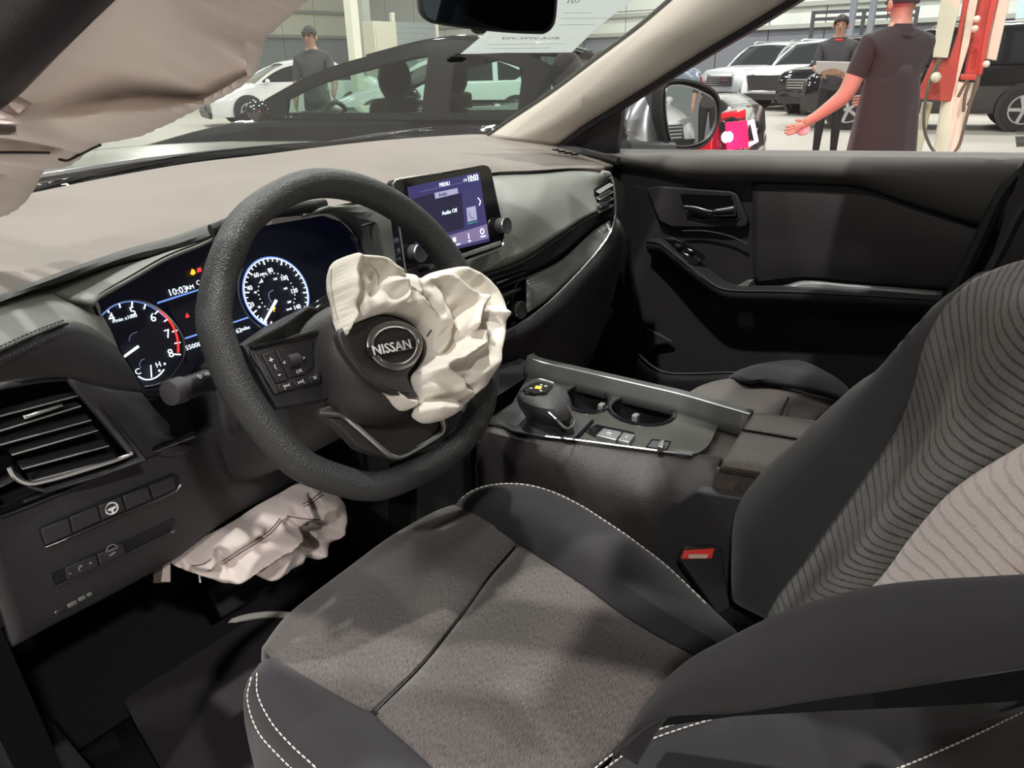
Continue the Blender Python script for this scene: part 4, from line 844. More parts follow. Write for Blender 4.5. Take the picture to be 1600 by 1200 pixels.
# dark side cover of the backrest, folding over the cushion
w0 = [at(p[0], p[1], x=p[2]) for p in ((968, 1172, -.535), (1005, 1108, -.54), (1045, 1058, -.545), (1080, 1028, -.55), (1147, 991, -.56), (1227, 954, -.575), (1300, 931, -.59), (1373, 914, -.60), (1480, 903, -.615), (1600, 897, -.63), (1720, 890, -.64))]
w2 = [at(p[0], p[1], x=p[2]) for p in ((968, 1176, -.54), (1005, 1142, -.56), (1040, 1123, -.57), (1085, 1117, -.58), (1140, 1115, -.59), (1220, 1103, -.605), (1293, 1091, -.62), (1370, 1081, -.63), (1450, 1069, -.64), (1600, 1047, -.655), (1720, 1030, -.66))]
w1 = [a.lerp(b, .5) + Vector((-.012, 0, .004)) for a, b in zip(w0, w2)]
patch('side_cover', [[p + Vector((.01, -.010, -.012)) for p in w0], w0, [a.lerp(b, .2) + Vector((-.008, 0, .004)) for a, b in zip(w0, w2)], w1, w2, [p + Vector((.015, .0, -.002)) for p in w2]], 'seat_dark', ds, 40, 24, solid=.004)
plate('gap_shade_plate', [at(1000, 1140, x=-.50), at(1200, 1060, x=-.50), at(1700, 960, x=-.50), at(1720, 1088, x=-.50), at(1450, 1104, x=-.50), at(1300, 1111, x=-.50), at(1150, 1119, x=-.50)], 'dark_recess', ds, vec=(.02, 0, 0))  # black plate painting the shade inside the gap, no seat part
bsec = []
for z, y, hw in ((.98, -.06, .20), (1.03, -.07, .22), (1.10, -.085, .23), (1.18, -.115, .235), (1.3, -.165, .22), (1.42, -.215, .19), (1.47, -.24, .12)):
    bsec.append([Vector((-.38 + hw * a, y - .02 - .07 * b, z)) for a, b in ((-1, .2), (-.8, -.1), (0, -.05), (.8, -.1), (1, .2), (.8, 1), (0, 1.1), (-.8, 1))])
Gs = [spl(r, 28, True) for r in bsec]
obj('backrest_shell', [p for r in Gs for p in r], [(i * 28 + k, i * 28 + (k + 1) % 28, (i + 1) * 28 + (k + 1) % 28, (i + 1) * 28 + k) for i in range(6) for k in range(28)] + [tuple(range(28)), tuple(6 * 28 + k for k in range(28))], 'bolster_cloth', ds)
MB().ball((-.38, -.265, 1.52), (.13, .05, .07), 20, 12).build('headrest', 'bolster_cloth', ds)
for s in (-.06, .06): MB().tube([Vector((-.38 + s, -.25, 1.44)), Vector((-.38 + s, -.265, 1.50))], .006, 8).build('headrest_post', 'chrome', ds)
# seat belt buckle
bk = thing('belt_buckle', 'black seat belt buckle with a red release button beside the driver seat', 'seat belt buckle', tuple(at(1125, 930, x=-.155)))
BF = Frame(at(1095, 868, x=-.155), (-.5, -.6, .45))
plate('buckle_body', BF.poly([(1064, 877), (1067, 862), (1072, 855), (1120, 852), (1128, 858), (1134, 905), (1142, 950), (1122, 962), (1108, 940)], -.002), 'black_plastic', bk, vec=-BF.n * .016, bevel=.002)
plate('release_button', BF.poly([(1066, 873.5), (1071, 860.5), (1117, 856.5), (1112.5, 873)], .002), 'red_button', bk, vec=-BF.n * .008, bevel=.001)
plate('press_mark', BF.poly([(1075, 866.5), (1107, 866), (1104, 872.5), (1077, 872.5)], .003), 'cream_print', bk, vec=-BF.n * .001)
plate('buckle_stem', BF.poly([(1113, 930), (1137, 925), (1150, 990), (1128, 985)], -.008), 'seat_dark', bk, vec=-BF.n * .008, bevel=.001)

# ---------------------------------------------------------------- passenger seat
ps = thing('passenger_seat', 'grey knit passenger seat cushion beyond the centre console', 'car seat', (.42, .4, .45))
a0 = rail('z', (1060, 640), (1073, 617), (1104, 598), (1138, 591.5), (1165, 590), v=.80)
a1 = rail('z', (1110, 650), (1125, 625), (1150, 612), (1180, 605), (1200, 601), v=.81)
a2 = rail('z', (1190, 662), (1200, 645), (1215, 630), (1228, 622), (1245, 612), v=.805)
a3 = rail('z', (1250, 690), (1262, 668), (1275, 650), (1290, 640), (1310, 628), v=.80)
patch('cushion', [[p + Vector((-.0, .03, -.10)) for p in a0], [p + Vector((0, .012, -.03)) for p in a0], a0, a1, a2, a3], 'seat_knit', ps, 20, 24, solid=.01)
strip('seam', [p + Vector((0, 0, .001)) for p in rail('z', (1217, 660), (1224, 640), (1232, 622), v=.81)], .002, 'seat_dark', ps, 6, N=8)
b0 = rail('z', (1138, 591), (1150, 582), (1172, 574), (1205, 567), (1232, 565), v=.80)
b1 = rail('z', (1165, 591), (1190, 586), (1230, 582), (1280, 586), (1310, 592), v=.83)
b2 = rail('z', (1200, 602), (1240, 606), (1280, 614), (1320, 626), (1350, 640), v=.815)
patch('outer_bolster', [[p + Vector((.03, .02, -.12)) for p in b0], b0, b1, b2], 'bolster_cloth', ps, 20, 16, solid=.01)
d0 = rail('z', (1045, 640), (1062, 628), (1075, 622), v=.79)
plate('seat_base', [Vector((.34, .46, .74)), Vector((.56, .40, .74)), Vector((.62, .05, .74)), Vector((.26, .05, .74))], 'seat_dark', ps, vec=(0, 0, -.26))
MB().add(*gridmesh(grid([[Vector((.20, .12, .76)), Vector((.45, .12, .78)), Vector((.68, .12, .76))], [Vector((.20, -.02, 1.1)), Vector((.45, -.02, 1.1)), Vector((.68, -.02, 1.1))], [Vector((.22, -.14, 1.36)), Vector((.45, -.14, 1.38)), Vector((.66, -.14, 1.36))]], 12, 12))).build('backrest', 'back_knit', ps, solid=.09, offset=0)

# ---------------------------------------------------------------- centre console
cc = thing('centre_console', 'dark centre console with brushed metal top and two cup holders', 'console', (0, .45, .45))
ZC = .86
def zc(*pts, z=ZC): return [at(p[0], p[1], z=z) for p in pts]
top = spl2([(903, 687), (960, 696), (1039, 706.5), (1082, 711.5), (1104, 700), (1118, 676), (1123.5, 657), (1116, 645), (1080, 630), (1060, 624)], 40)
far = zc((832, 577), (850, 580), (900, 590), (1000, 611), (1060, 624))
# brushed top with two round openings
cups = [((917, 626), (36, 21)), ((1003, 644), (51, 22))]
outer = zc(*([(760, 660), (800, 632), (832, 577), (850, 580), (900, 590), (1000, 611), (1060, 624)] + top[::-1][1:] + [(854, 683)]))
def cupring(k, f=1.0, n=28):
    (cx, cy), (rx, ry) = cups[k]
    return zc(*[(cx + rx * f * cos(2 * pi * i / n) , cy + ry * f * sin(2 * pi * i / n) + rx * f * cos(2 * pi * i / n) * .10) for i in range(n)])
loops = [outer, cupring(0), cupring(1)]
vs = [p for l in loops for p in l]; tri = tessellate_polygon([[p for p in l] for l in loops])
obj('console_top', vs, [tuple(t) for t in tri], 'brushed', cc, solid=.004, offset=0, smooth=False)
for k in range(2):
    R_ = cupring(k); c = sum(R_, Vector()) / len(R_); Rb = [c + (p - c) * .9 + Vector((0, 0, -.065)) for p in R_]; n = len(R_)
    ch = obj('cup_holder', R_ + [c + (p - c) * .97 + Vector((0, 0, -.012)) for p in R_] + Rb, [(r * n + i, r * n + (i + 1) % n, (r + 1) * n + (i + 1) % n, (r + 1) * n + i) for r in range(2) for i in range(n)] + [tuple(2 * n + i for i in range(n))], 'black_plastic', cc)
    strip('gloss_rim', [p + Vector((0, 0, .001)) for p in R_], .0042, 'gloss_black', ch, 8, closed=True)
    b = c + Vector((-.02, -.03, -.03))
    MB().box(at(993, 657, z=.84) if k else at(940, 640, z=.84), (.012, .009, .022)).build('cup_tab', 'soft_grey', ch, bevel=.002)
    MB().lathe([((R_[0] - c).length * .55, 0), ((R_[0] - c).length * .55, .002)], c + Vector((0, 0, -.063)), (0, 0, 1), 20).build('cup_mat', 'dark_recess', ch)
plate('gate_panel', zc((770, 655), (812, 622), (870, 640), (926, 654), (900, 686), (856, 682), (800, 672), z=.863), 'charcoal', cc, vec=(0, 0, -.004), bevel=.001)
plate('gate_insert', zc((795, 662), (818, 643), (826, 648), (806, 668), z=.8645), 'dull_metal', cc, vec=(0, 0, -.002))
plate('gate_slot', zc((899, 682), (925, 655), (928, 657), (903, 684), z=.8645), 'dark_recess', cc, vec=(0, 0, -.002))
# raised far rim
r0 = zc((826, 556), (830, 562), (850, 568.5), (900, 580), (1000, 603), (1068, 619), (1120, 634), (1172, 649), z=.885)
r1 = [p + Vector((.004, 0, 0)) for p in r0]
patch('far_rim', [[p + Vector((-.012, 0, -.03)) for p in r0], r0, [p + Vector((.012, 0, 0)) for p in r0], [p + Vector((.02, 0, -.18)) for p in r0]], 'rim_grey', cc, 30, 16, solid=.003)
strip('rim_line', [p + Vector((0, 0, .0015)) for p in r0[1:]], .0022, 'dull_metal', cc, 6, N=30)
# near side
s0 = zc((760, 662), (800, 672), (855, 684), (960, 697), (1060, 710), (1124, 719))
sb = [at(p[0], p[1], x=p[2]) for p in ((742, 735, -.13), (800, 742, -.13), (868, 751, -.13), (960, 768, -.125), (1060, 783, -.12), (1122, 762, -.10))]
patch('side_panel', [[p + Vector((.01, 0, .0)) for p in s0], s0, [a.lerp(b, .5) + Vector((-.004, 0, 0)) for a, b in zip(s0, sb)], sb, [p + Vector((0, 0, -.25)) for p in sb]], 'console_side', cc, 24, 16, solid=.006)
strip('side_trim', [p + Vector((-.001, 0, .002)) for p in zc((853, 683.5), (900, 689), (960, 697), (1060, 710), (1082, 713))], .0018, 'dull_metal', cc, 6, N=24)
plate('rear_tray', zc((1060, 622), (1170, 650), (1180, 660), (1130, 722), (1082, 712), (1122, 660), z=.852), 'armrest_leather', cc, vec=(0, 0, -.01))
plate('lower_shell', [Vector((-.10, .72, .80)), Vector((.08, .72, .80)), Vector((.10, .1, .80)), Vector((-.08, .1, .80))], 'black_plastic', cc, vec=(0, 0, -.35))
plate('front_shell', [Vector((-.11, 1.05, .90)), Vector((.11, 1.05, .90)), Vector((.11, .72, .855)), Vector((-.115, .70, .855))], 'black_plastic', cc, vec=(0, 0, -.42))
# switches
plate('gloss_inset', zc((912, 673), (932, 663), (990, 675), (992, 679), (976, 693), (936, 686), z=.8628), 'gloss_black', cc, vec=(0, 0, -.002))
bq = plate('brake_button', zc((931, 680), (943, 668.5), (972, 674.5), (963, 687), z=.868), 'dull_metal', cc, vec=(0, 0, -.006), bevel=.001)
o = at(952, 677, z=.8684)
strip('brake_icon', [o + Vector((cos(t) * .0028, sin(t) * .0028, 0)) for t in [k * pi / 6 for k in range(12)]], .0005, 'white_print', bq, 4, closed=True)
bq = plate('hold_button', zc((965, 687), (974, 675), (993, 679), (984, 691), z=.868), 'dull_metal', cc, vec=(0, 0, -.006), bevel=.001)
o = at(979, 683, z=.8684)
MB().bar(o + Vector((-.003, 0, 0)), o + Vector((.003, 0, 0)), .001).build('hold_icon', 'white_print', bq)
md = plate('mode_switch', zc((1010, 698), (1019, 686.5), (1048, 690), (1040, 704), z=.863), 'charcoal', cc, vec=(0, 0, -.002))
strip('switch_frame', zc((1010, 698), (1019, 686.5), (1048, 690), (1040, 704), z=.864), .0008, 'dark_recess', md, 4, closed=True)
plate('switch_toggle', zc((1027, 697), (1032, 687), (1039, 688), (1036, 699), z=.872), 'satin_metal', md, vec=(0, 0, -.009), bevel=.001)
# armrest box
ar = thing('armrest_box', 'brown-grey leather armrest lid behind the cup holders', 'armrest', (0, .25, .6))
t0_ = zc((1180, 645), (1225, 650), (1270, 656), (1330, 664), z=.90); t1_ = zc((1160, 672.5), (1200, 679), (1245, 687), (1310, 697), z=.906)
t2_ = zc((1130, 722), (1165, 728), (1205, 735), (1270, 748), z=.90); t3_ = [p + Vector((-.004, .004, -.012)) for p in t2_]
patch('lid_rear', [[p + Vector((.012, 0, -.02)) for p in t0_], t0_, [a.lerp(b, .5) + Vector((0, 0, .002)) for a, b in zip(t0_, t1_)], t1_], 'armrest_leather', ar, 16, 9, solid=.01)
patch('lid_front', [t1_, [a.lerp(b, .5) + Vector((0, 0, .001)) for a, b in zip(t1_, t2_)], t2_, t3_], 'armrest_leather', ar, 16, 12, solid=.01)
strip('lid_seam', [p + Vector((0, 0, .0005)) for p in t1_], .0016, 'dark_recess', ar, 6, N=12)
u0_ = [p + Vector((.004, .004, -.002)) for p in t3_]; u1_ = [p + Vector((.004, .008, -.045)) for p in t3_]
patch('box_side', [u0_, u1_], 'armrest_leather', ar, 16, 12, solid=.01)
plate('box_front', [t0_[0] + Vector((0, -.004, -.012)), t2_[0] + Vector((.004, -.002, -.014)), u1_[0] + Vector((.002, 0, 0)), t0_[0] + Vector((0, -.004, -.06))], 'armrest_leather', ar, vec=(.0, -.02, 0))
stitches('stitching', [p + Vector((-.001, 0, .001)) for p in t3_], 'charcoal', ar, .006, .004, .0008)
plate('console_rear_side', [at(p[0], p[1], x=-.125) for p in ((985, 850), (1040, 798), (1088, 768), (1170, 780), (1260, 795), (1260, 1000), (1100, 960))], 'charcoal', cc, vec=(.02, 0, 0), bevel=.003)
# gear selector
gs = thing('gear_selector', 'black gear selector with silver outline and lit gear display', 'gear selector', tuple(at(850, 650, z=.86)))
kt = zc((813, 609), (826, 598), (841, 592), (856, 595), (880, 604), (868, 612), (852, 617), (832, 615), z=.925)
k1 = zc((806, 618), (820, 600), (840, 590.5), (862, 595), (888, 612), (886, 632), (860, 640), (825, 632), z=.912)
k2 = zc((808, 634), (820, 622), (845, 610), (868, 612), (893, 635), (896, 655), (872, 662), (835, 650), z=.892)
k3 = zc((822, 650), (832, 640), (850, 632), (868, 636), (890, 655), (884, 664), (866, 664), (840, 660), z=.872)
k4 = [p + Vector((0, 0, -.02)) for p in k3]
G = [spl(r, 32, True) for r in (kt, k1, k2, k3, k4)]; n = 32
obj('knob', [p for r in G for p in r], [(i * n + k, i * n + (k + 1) % n, (i + 1) * n + (k + 1) % n, (i + 1) * n + k) for i in range(4) for k in range(n)] + [tuple(range(n))], 'charcoal', gs, sub=1)
strip('silver_edge', [nearer(at(p[0], p[1], z=p[2]), .003) for p in ((813, 610, .9215), (825, 599, .925), (841, 592.5, .927), (858, 596, .9255), (866, 599, .925))], .0014, 'satin_metal', gs, 6, N=20)
strip('silver_outline', [nearer(at(p[0], p[1], z=p[2]), .012) for p in ((832, 632, .905), (850, 639, .902), (866, 652, .897), (878, 665, .885), (888, 669.5, .88), (898, 658, .885), (893, 645, .895), (886, 633, .905))], .0019, 'satin_metal', gs, 6, N=30)
gd = plate('gear_display', zc((817, 609.5), (828, 600), (841, 595.5), (864, 601), (853, 613), (834, 613.5), z=.927), 'gloss_black', gs, vec=(0, 0, -.004), bevel=.0006)
plate('gear_lamp', zc((835, 606), (838, 602.5), (847, 604), (845, 607.5), z=.9276), 'lit_amber', gd, vec=(0, 0, -.0006))
for s, x, y in (('R', 830, 606.5), ('N', 846, 601.5), ('D', 853, 603), ('P', 846, 610.5)):
    text('gear_letter', s, .006, 'white_print', gd, at(x, y, z=.9276), (1, .2, 0), (-.2, 1, 0), .0002)

# ---------------------------------------------------------------- passenger door
dr = thing('passenger_door', 'dark grey passenger door panel with silver handle below the side window', 'car door', (.72, .5, .45))
XD = .72
def xd(*pts, x=XD): return [at(p[0], p[1], x=x) for p in pts]
DF = Frame(at(1250, 400, x=XD), (-1, 0, 0), (0, -1, 0))
plate('door_skin', [Vector((XD + .004, y, z)) for y, z in ((1.02, 1.14), (.6, 1.158), (.1, 1.175), (-.3, 1.19), (-.3, .48), (1.02, .48))], 'door_charcoal', dr, vec=(.10, 0, 0), bevel=.004)
# sill cap under the glass
s_a = xd((930, 236), (1000, 237), (1200, 239), (1400, 241), (1620, 244), (1800, 248))
s_b = [at(x, y, x=.695) for x, y in ((930, 240), (1000, 244), (1200, 247), (1400, 249), (1620, 252), (1800, 256))]
s_c = [at(x, y, x=.70) for x, y in ((940, 257), (1010, 266), (1080, 280), (1200, 283), (1300, 286), (1345, 289), (1400, 309), (1530, 350), (1700, 400))]
s_b2 = [at(x, y, x=.685) for x, y in ((935, 249), (1005, 256), (1080, 266), (1200, 268), (1300, 271), (1400, 280), (1530, 310), (1700, 340))]
patch('sill_cap', [[p + Vector((.02, 0, .004)) for p in s_a], s_a, s_b, s_b2, s_c, [p + Vector((.015, 0, -.004)) for p in s_c]], 'sill_lit_grey', dr, 50, 22, solid=.006)
# padded insert behind the handle
i_a = xd((1176, 287), (1290, 291), (1345, 296), (1400, 315), (1530, 357), (1560, 366), x=.712)
i_m = xd((1176, 360), (1290, 365), (1345, 370), (1400, 375), (1500, 385), (1535, 392), x=.702)
i_b = xd((1178, 440), (1253, 432), (1345, 440), (1400, 446), (1472, 453), (1490, 455), x=.708)
patch('padded_insert', [[p + Vector((.012, 0, 0)) for p in i_a], i_a, i_m, i_b, [p + Vector((.012, 0, 0)) for p in i_b]], 'door_charcoal', dr, 30, 20, solid=.006)
# handle
hp = [(1010, 294), (1030, 291), (1140, 299), (1150, 303), (1168, 345), (1166, 354), (1150, 356), (1050, 355), (1030, 346)]
hb_ = plate('handle_bezel', xd(*hp, x=.706), 'door_charcoal', dr, vec=(.014, 0, 0), bevel=.003)
cup = [(1061, 305), (1066, 303), (1142, 306), (1155, 341), (1085, 342), (1065, 320)]
plate('handle_cup', xd(*cup, x=.7055), 'dark_recess', hb_, vec=(.012, 0, 0))
strip('cup_edge', xd((1062, 306), (1066, 320), (1086, 342), (1154, 343), (1154, 336), x=.7045), .0018, 'charcoal', hb_, 6, N=30)
hl = MB(); up_c = xd((1070, 324), (1085, 325.5), (1105, 331), (1120, 332), (1148, 329), x=.692)
G = []
for p, h in zip(spl(up_c, 22), [.005 + .003 * (k > 12) + .0035 * max(0, (k - 12) / 9) for k in range(22)]): G.append((p, h))
hl.tube([g[0] for g in G], [g[1] for g in G], 10, sec=(1, .5), ref=(0, 0, 1)).build('handle_lever', 'chrome', hb_)
# armrest with switches and pocket
r_a = xd((1000, 366), (1035, 366), (1075, 362), (1120, 368), (1165, 385), (1172, 440), x=.712)
r_b = [at(x, y, x=q) for x, y, q in ((1004, 376, .695), (1034, 381, .672), (1076, 416, .655), (1113, 444, .65), (1138, 452, .65), (1180, 452, .66))]
a_in = [at(x, y, x=q) for x, y, q in ((1010, 377, .69), (1031, 381, .67), (1053, 397, .66), (1076, 416, .65), (1095, 431, .645), (1113, 444, .64), (1130, 452, .638), (1160, 455, .638), (1230, 456, .64), (1330, 461, .645), (1420, 466, .655), (1480, 470, .67))]
a_wall = [at(x, y, x=.712) for x, y in ((1018, 372), (1040, 372), (1066, 388), (1092, 402), (1105, 415), (1125, 432), (1142, 442), (1175, 446), (1240, 446), (1335, 450), (1420, 456), (1484, 462))]
a_dn = [p + Vector((.006, 0, -.022)) for p in a_in]
patch('armrest', [a_wall, [a.lerp(b, .6) + Vector((0, 0, .002)) for a, b in zip(a_wall, a_in)], a_in, a_dn, [p + Vector((.05, 0, -.06)) for p in a_in]], 'charcoal', dr, 50, 20, solid=.006)
strip('armrest_edge', [p + Vector((-.001, 0, .001)) for p in a_in], .0016, 'charcoal', dr, 6, N=50)
sp_ = plate('switch_panel', [at(x, y, x=q) for x, y, q in ((1036, 372, .70), (1052, 369, .705), (1100, 398, .69), (1102, 402, .685), (1084, 416, .66), (1076, 410, .655))], 'gloss_black', dr, depth=.004, bevel=.001)
for px, py in ((1060, 384), (1079, 391), (1073, 398)):
    MB().box(at(px, py, x=.675), (.010, .014, .006), Matrix.Rotation(.3, 3, 'X')).build('window_switch', 'satin_metal' if py > 385 else 'charcoal', sp_, bevel=.0015)
patch('metal_insert', [xd((1190, 450), (1225, 446), (1254, 438.5), (1330, 444), (1400, 449), (1473, 455), x=.704), [at(x, y, x=.695) for x, y in ((1190, 452), (1230, 452), (1262, 453), (1330, 457), (1400, 460), (1473, 461.5))]], 'inlay_grey', dr, 24, 4, solid=.003)
strip('pull_edge', xd((1066, 361), (1100, 361), (1140, 369), (1168, 382), x=.708), .002, 'charcoal', dr, 6, N=20)
plate('pull_tab', xd((1146, 450), (1168, 438), (1176, 438), (1170, 448), x=.69), 'soft_grey', dr, vec=(.01, 0, 0), bevel=.002)
# lower pocket
pk = [at(x, y, x=q) for x, y, q in ((994, 548, .70), (1004, 560, .67), (1020, 573, .65), (1040, 582, .64), (1080, 584, .64), (1140, 582, .64), (1250, 584, .65))]
patch('door_pocket', [pk, [p + Vector((-.003, 0, -.05)) for p in pk], [p + Vector((.03, 0, -.2)) for p in pk]], 'black_plastic', dr, 30, 10, solid=.008)
strip('pocket_rim', pk, .0022, 'charcoal', dr, 6, N=40)
plate('speaker_bezel', xd((1003, 548), (1008, 512), (1030, 522), (1052, 535), (1024, 540), (1014, 560), x=.706), 'charcoal', dr, vec=(.008, 0, 0), bevel=.003)
# rear edge with weather seal
strip('edge_seal', xd((1700, 200), (1640, 235), (1575, 290), (1530, 380), (1485, 470), (1440, 560), (1400, 640), x=.69), .013, 'black_plastic', dr, 8, N=40)
strip('edge_seal', xd((1745, 210), (1690, 250), (1610, 310), (1565, 390), (1520, 480), (1490, 560), (1460, 640), x=.68), .010, 'charcoal', dr, 8, N=40)
plate('pillar_lower', xd((1600, 250), (1800, 120), (1800, 560), (1480, 560), (1540, 430), x=.675), 'charcoal', dr, vec=(.02, 0, 0))

# ---------------------------------------------------------------- cabin shell: pillar, windscreen, roof, carpet
tr = thing('trim_1', 'beige windscreen pillar trim running up from the dashboard', 'pillar trim', (.62, 1.0, 1.2), kind='structure')
pa = [at(p[0], p[1], x=p[2]) for p in ((764, 213, .66), (800, 188, .655), (865, 144.5, .645), (935, 92, .63), (1000, 43, .615), (1060, -8, .60), (1140, -75, .58), (1260, -170, .54))]
pb_ = [at(p[0], p[1], x=p[2]) for p in ((800, 219, .63), (850, 195, .625), (925, 140, .615), (1000, 82, .60), (1060, 42, .585), (1130, -15, .57), (1220, -85, .55), (1330, -170, .53))]
pc = [at(p[0], p[1], x=p[2]) for p in ((862, 228, .655), (905, 196, .65), (950, 168, .645), (1000, 137, .635), (1084, 84, .62), (1165, 35, .605), (1250, -18, .585), (1400, -110, .55))]
patch('pillar_cover', [[p + Vector((.03, .01, 0)) for p in pa], pa, pb_, pc, [p + Vector((.03, -.01, 0)) for p in pc]], 'trim_beige', tr, 40, 26, solid=.006)
strip('glass_edge', [p + Vector((.004, .006, .002)) for p in pa], .0055, 'black_plastic', tr, 8, N=40)
strip('door_seal', [p + Vector((.018, -.008, -.004)) for p in pc], .011, 'black_plastic', tr, 8, N=40)
plate('sail_panel', [at(x, y, x=.70) for x, y in ((868, 231), (905, 203), (972, 160), (968, 200), (962, 240), (940, 240), (900, 238))], 'black_plastic', tr, vec=(.02, 0, 0), bevel=.002)
strip('corner_pad', [at(x, y, x=.665) for x, y in ((858, 229), (900, 236), (935, 244), (966, 252))], .010, 'charcoal', tr, 8, N=14)
# windscreen
w_b = [p + Vector((0, .03, -.005)) for p in AS]
w_t = [Vector((x, .50 - .10 * abs(x / .62) ** 2, 1.625 - .05 * abs(x / .62) ** 2)) for x in [-.60 + 1.17 * k / 39 for k in range(40)]]
wb2 = [Vector((-.74 + 1.46 * k / 39, 0, 0)) for k in range(40)]
wb2 = [Vector((p.x, 1.54 - .42 * abs((p.x + .0) / .73) ** 2.6, 1.172)) for p in wb2]
wm_ = [a.lerp(b, .5) + Vector((0, .03, .035)) for a, b in zip(wb2, w_t)]
G = grid([wb2, wm_, w_t], 40, 14)
vs, fs = gridmesh(G)
tag(obj('window_1', vs, fs, 'windscreen_glass', None), 'tinted windscreen with a hazy reflection above the dashboard', None, kind='structure')
def onglass(px, py):
    d = ray(px, py)                        # march to the windscreen
    best = None
    for i in range(len(G) - 1):
        for k in range(len(G[0]) - 1):
            from mathutils.geometry import intersect_ray_tri
            for tri_ in ((G[i][k], G[i][k + 1], G[i + 1][k + 1]), (G[i][k], G[i + 1][k + 1], G[i + 1][k])):
                h = intersect_ray_tri(*tri_, d, CAM, True)
                if h is not None: return h
    return at(px, py, y=1.1)
# black ceramic border along the windscreen foot
fb = [(20, 300), (61, 288), (165, 268), (297, 242), (420, 227.5), (560, 216.5), (662, 201), (750, 196.5), (790, 194)]
lo_ = [(20, 316), (61, 306), (175, 280), (297, 259), (400, 247), (505, 233), (610, 222), (715, 215), (775, 214)]
ff = [at(x, y, y=yy) + Vector((0, .0, 0)) for (x, y), yy in zip(fb, (1.28, 1.36, 1.43, 1.50, 1.52, 1.51, 1.49, 1.44, 1.36))]
patch('trim_2', [ff, [a.lerp(p, .5) + Vector((0, .012, -.004)) for a, p in zip(ff, [at(x, y, y=yy) for (x, y), yy in zip(lo_, (1.26, 1.33, 1.42, 1.48, 1.5, 1.5, 1.48, 1.42, 1.37))])], [at(x, y, y=yy) for (x, y), yy in zip(lo_, (1.26, 1.33, 1.42, 1.48, 1.5, 1.5, 1.48, 1.42, 1.37))]], 'gloss_black', None, 40, 5, solid=.003)
tag(bpy.data.objects['trim_2'], 'black border strip along the foot of the windscreen', None, kind='structure')
# roof
rf = MB(); rw = .60
G2 = grid([[Vector((x, .46 - .10 * abs(x / .62) ** 2, 1.615 - .05 * abs(x / .62) ** 2)) for x in (-.62, -.4, 0, .4, .60)], [Vector((x, .0, 1.67 - .06 * abs(x / .62) ** 2)) for x in (-.62, -.4, 0, .4, .60)], [Vector((x, -1.6, 1.66 - .06 * abs(x / .62) ** 2)) for x in (-.62, -.4, 0, .4, .60)]], 14, 12)
vs, fs = gridmesh(G2)
tag(obj('ceiling', vs, fs, 'headliner', None, solid=.03, offset=1), 'pale roof lining over the seats', None, kind='structure')
strip('roof_rail', [Vector((.60, .40, 1.56)), Vector((.61, 0, 1.60)), Vector((.61, -1.5, 1.58))], .035, 'headliner', tr, 8, N=20)
# driver door opening: black weather seal up the pillar
ws = thing('trim_3', 'black weather seal along the driver door opening', 'door seal', tuple(at(0, 140, x=-.70)), kind='structure')
sl_ = [at(p[0], p[1], x=p[2]) for p in ((-420, 440, -.725), (-160, 215, -.71), (-60, 130, -.705), (0, 66, -.70), (62, 5, -.69), (120, -55, -.68), (220, -160, -.66))] + [Vector((-.645, .22, 1.555)), Vector((-.635, -.1, 1.59)), Vector((-.63, -.6, 1.60))]
MB().tube(spl(sl_, 44), .034, 12, sec=(1, .55), ref=(-.6, -.6, .2)).build('seal', 'black_plastic', ws)
sl2_ = [at(p[0], p[1], x=p[2]) for p in ((-100, 240, -.66), (0, 141, -.655), (45, 96, -.65), (95, 46, -.645), (140, 1, -.64), (200, -60, -.63), (260, -120, -.62))]
strip('seal_lip', sl2_, .006, 'seat_dark', ws, 8, N=24)
strip('pillar_edge', [p + Vector((.03, .01, .005)) for p in sl2_], .014, 'trim_beige', ws, 8, N=24)
# front bulkhead, carpet, sill
tag(obj('wall_front', [Vector((-.78, .98, 1.08)), Vector((.75, 1.0, 1.08)), Vector((.75, 1.22, .55)), Vector((-.78, 1.22, .55)), Vector((.75, 1.05, .40)), Vector((-.78, 1.05, .40))], [(0, 1, 2, 3), (3, 2, 4, 5)], 'carpet', None, solid=.02), 'dark bulkhead behind the pedals', None, kind='structure')
cp = thing('floor_carpet', 'dark carpet on the car floor under the driver seat', 'carpet', (-.4, .8, .40), kind='structure')
MB().add(*gridmesh([[Vector((x, y, .40 + .02 * sin(6 * y + 3 * x))) for x in [-.78 + 1.53 * k / 12 for k in range(13)]] for y in [1.1 - 1.9 * k / 12 for k in range(13)]])).build('carpet', 'carpet', cp, solid=.02)
fm = thing('floor_mat', 'charcoal floor mat with a pale curved edge in the driver footwell', 'floor mat', tuple(at(330, 1080, z=.43)))
plate('mat', [at(x, y, z=.432) for x, y in spl2([(179, 1042), (240, 1030), (300, 1020), (325, 995), (345, 978), (400, 965), (470, 966), (560, 1000), (520, 1250), (330, 1300), (240, 1180)], 40, True)], 'mat_grey', fm, vec=(0, 0, -.012))
strip('pale_edge', [at(x, y, z=.438) for x, y in ((333, 988), (352, 976), (375, 967), (400, 962), (430, 960), (460, 962), (500, 968))], .0062, 'stitch_white', fm, 8, N=30)
sil = thing('door_sill', 'dark plastic sill panel at the foot of the driver door opening', 'door sill', (-.78, .6, .38), kind='structure')
